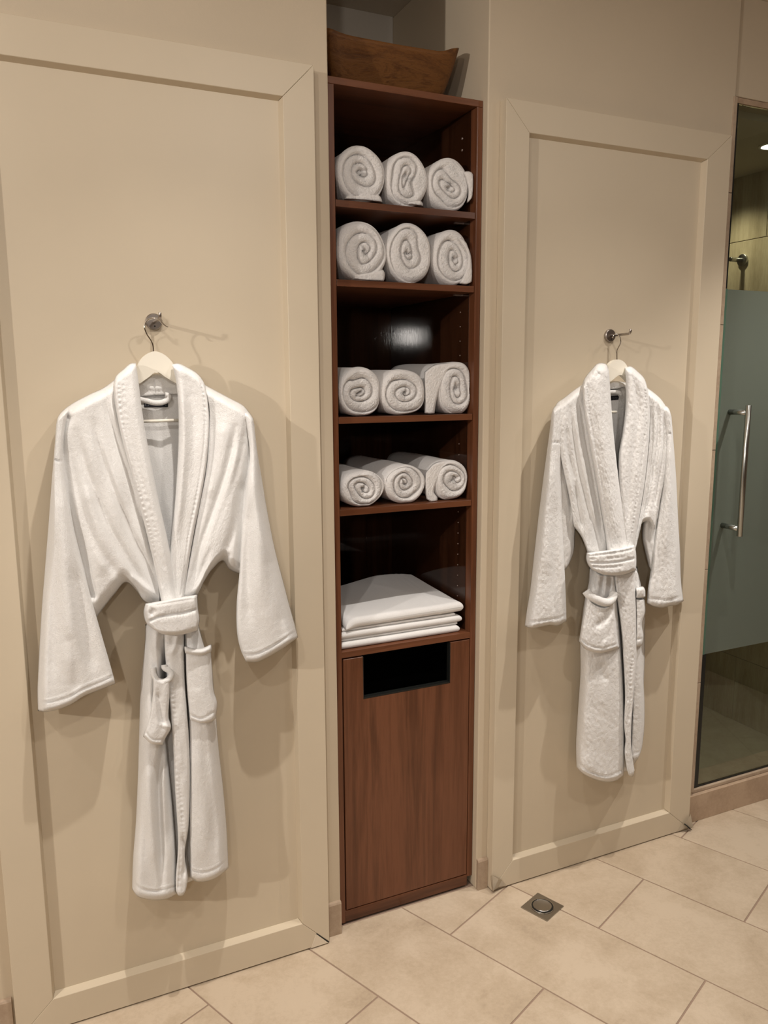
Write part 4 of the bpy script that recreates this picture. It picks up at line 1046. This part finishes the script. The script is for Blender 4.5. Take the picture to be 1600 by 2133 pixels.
# ------------------------------------------------------------------ folded flat towels on the lowest open shelf
def slab(name, x0, x1, y0, y1, z0, z1, parent, r, hump=None, seed=0, skew=0.0, mat=M_FLAT):
    """soft folded layer: front edge is a rounded fold; hump(u,v) lifts the top"""
    nu, nv2 = 70, 60
    u = np.linspace(0, 1, nu); v = np.linspace(0, 1, nv2)
    u = 0.5-0.5*np.cos(u*math.pi); v = 0.5-0.5*np.cos(v*math.pi)
    U, V = np.meshgrid(u, v)
    X = x0 + (x1-x0)*U + skew*V; Y = y0 + (y1-y0)*V
    d = np.minimum(np.minimum((X-skew*V-x0), (x1-(X-skew*V))), np.minimum(Y-y0, y1-Y))
    k = np.clip(d/r, 0, 1); f = np.sqrt(np.clip(1-(1-k)**2, 0, 1))
    zm = (z0+z1)/2
    H = hump(U, V) if hump is not None else 0
    G = np.stack([X*900, Y*900], -1)
    nz = wob(G, 0.0008, 90, seed)
    ZT = zm + (z1-zm+nz)*f + H; ZB = zm - (zm-z0)*f + H*0.85
    ZB = np.maximum(ZB, z0)
    VV = np.vstack([np.stack([X, Y, ZT], -1).reshape(-1, 3), np.stack([X, Y, ZB], -1).reshape(-1, 3)])
    n = nu*nv2; idx = np.arange(n).reshape(nv2, nu)
    def quads(I): return np.stack([I[:-1, :-1], I[:-1, 1:], I[1:, 1:], I[1:, :-1]], -1).reshape(-1, 4)
    o = raw(name, VV, np.vstack([quads(idx), quads(idx+n)[:, ::-1]]), mat, parent, True)
    bm = bmesh.new(); bm.from_mesh(o.data); bmesh.ops.remove_doubles(bm, verts=bm.verts[:], dist=1e-6); bmesh.ops.recalc_face_normals(bm, faces=bm.faces[:]); bm.to_mesh(o.data); bm.free()
    o.data.polygons.foreach_set('use_smooth', np.ones(len(o.data.polygons), dtype=bool))
    if parent: o.location = -parent.location
    return o
gx = 'folded white towels on the lowest open shelf'
xa, xb = CX0+T+0.004, 1.150
def folded(label, layers, seed):
    r = empty('folded_towel', ((xa+xb)/2, 0.25, layers[0][4])); setp(r, label, 'towel', gx)
    for i, (a, b, y0, y1, z0, z1, rr, hump, sk) in enumerate(layers):
        slab('folded_layer', a, b, y0, y1, z0, z1, r, rr, hump, seed+i, sk)
    return r
h0 = lambda U, V: 0.0*U
folded('folded white towel at the bottom of the stack of three on the lowest open shelf', [(xa, xb-0.004, 0.072, 0.40, Z5, Z5+0.019, 0.009, h0, 0), (xa+0.006, xb-0.006, 0.083, 0.40, Z5+0.0192, Z5+0.029, 0.005, h0, 0)], 61)
folded('folded white towel in the middle of the stack of three on the lowest open shelf', [(xa, xb+0.004, 0.074, 0.40, Z5+0.0295, Z5+0.0475, 0.008, h0, 0), (xa+0.008, xb-0.014, 0.082, 0.40, Z5+0.0477, Z5+0.0565, 0.005, h0, 0)], 71)
hm = lambda U, V: 0.026*np.exp(-((U-0.70)/0.34)**2)*np.clip((V-0.12)/0.88, 0, 1)**1.1 + 0.004*U - 0.0016*(np.exp(-((U-0.80)/0.010)**2)+np.exp(-((U-0.85)/0.010)**2)) - 0.014*np.exp(-((U/0.05)**2+(V/0.10)**2))
folded('folded white towel on top of the stack of three, humped towards the back right corner', [(xa+0.016, xb+0.006, 0.070, 0.40, Z5+0.057, Z5+0.086, 0.014, hm, 0.0)], 81)
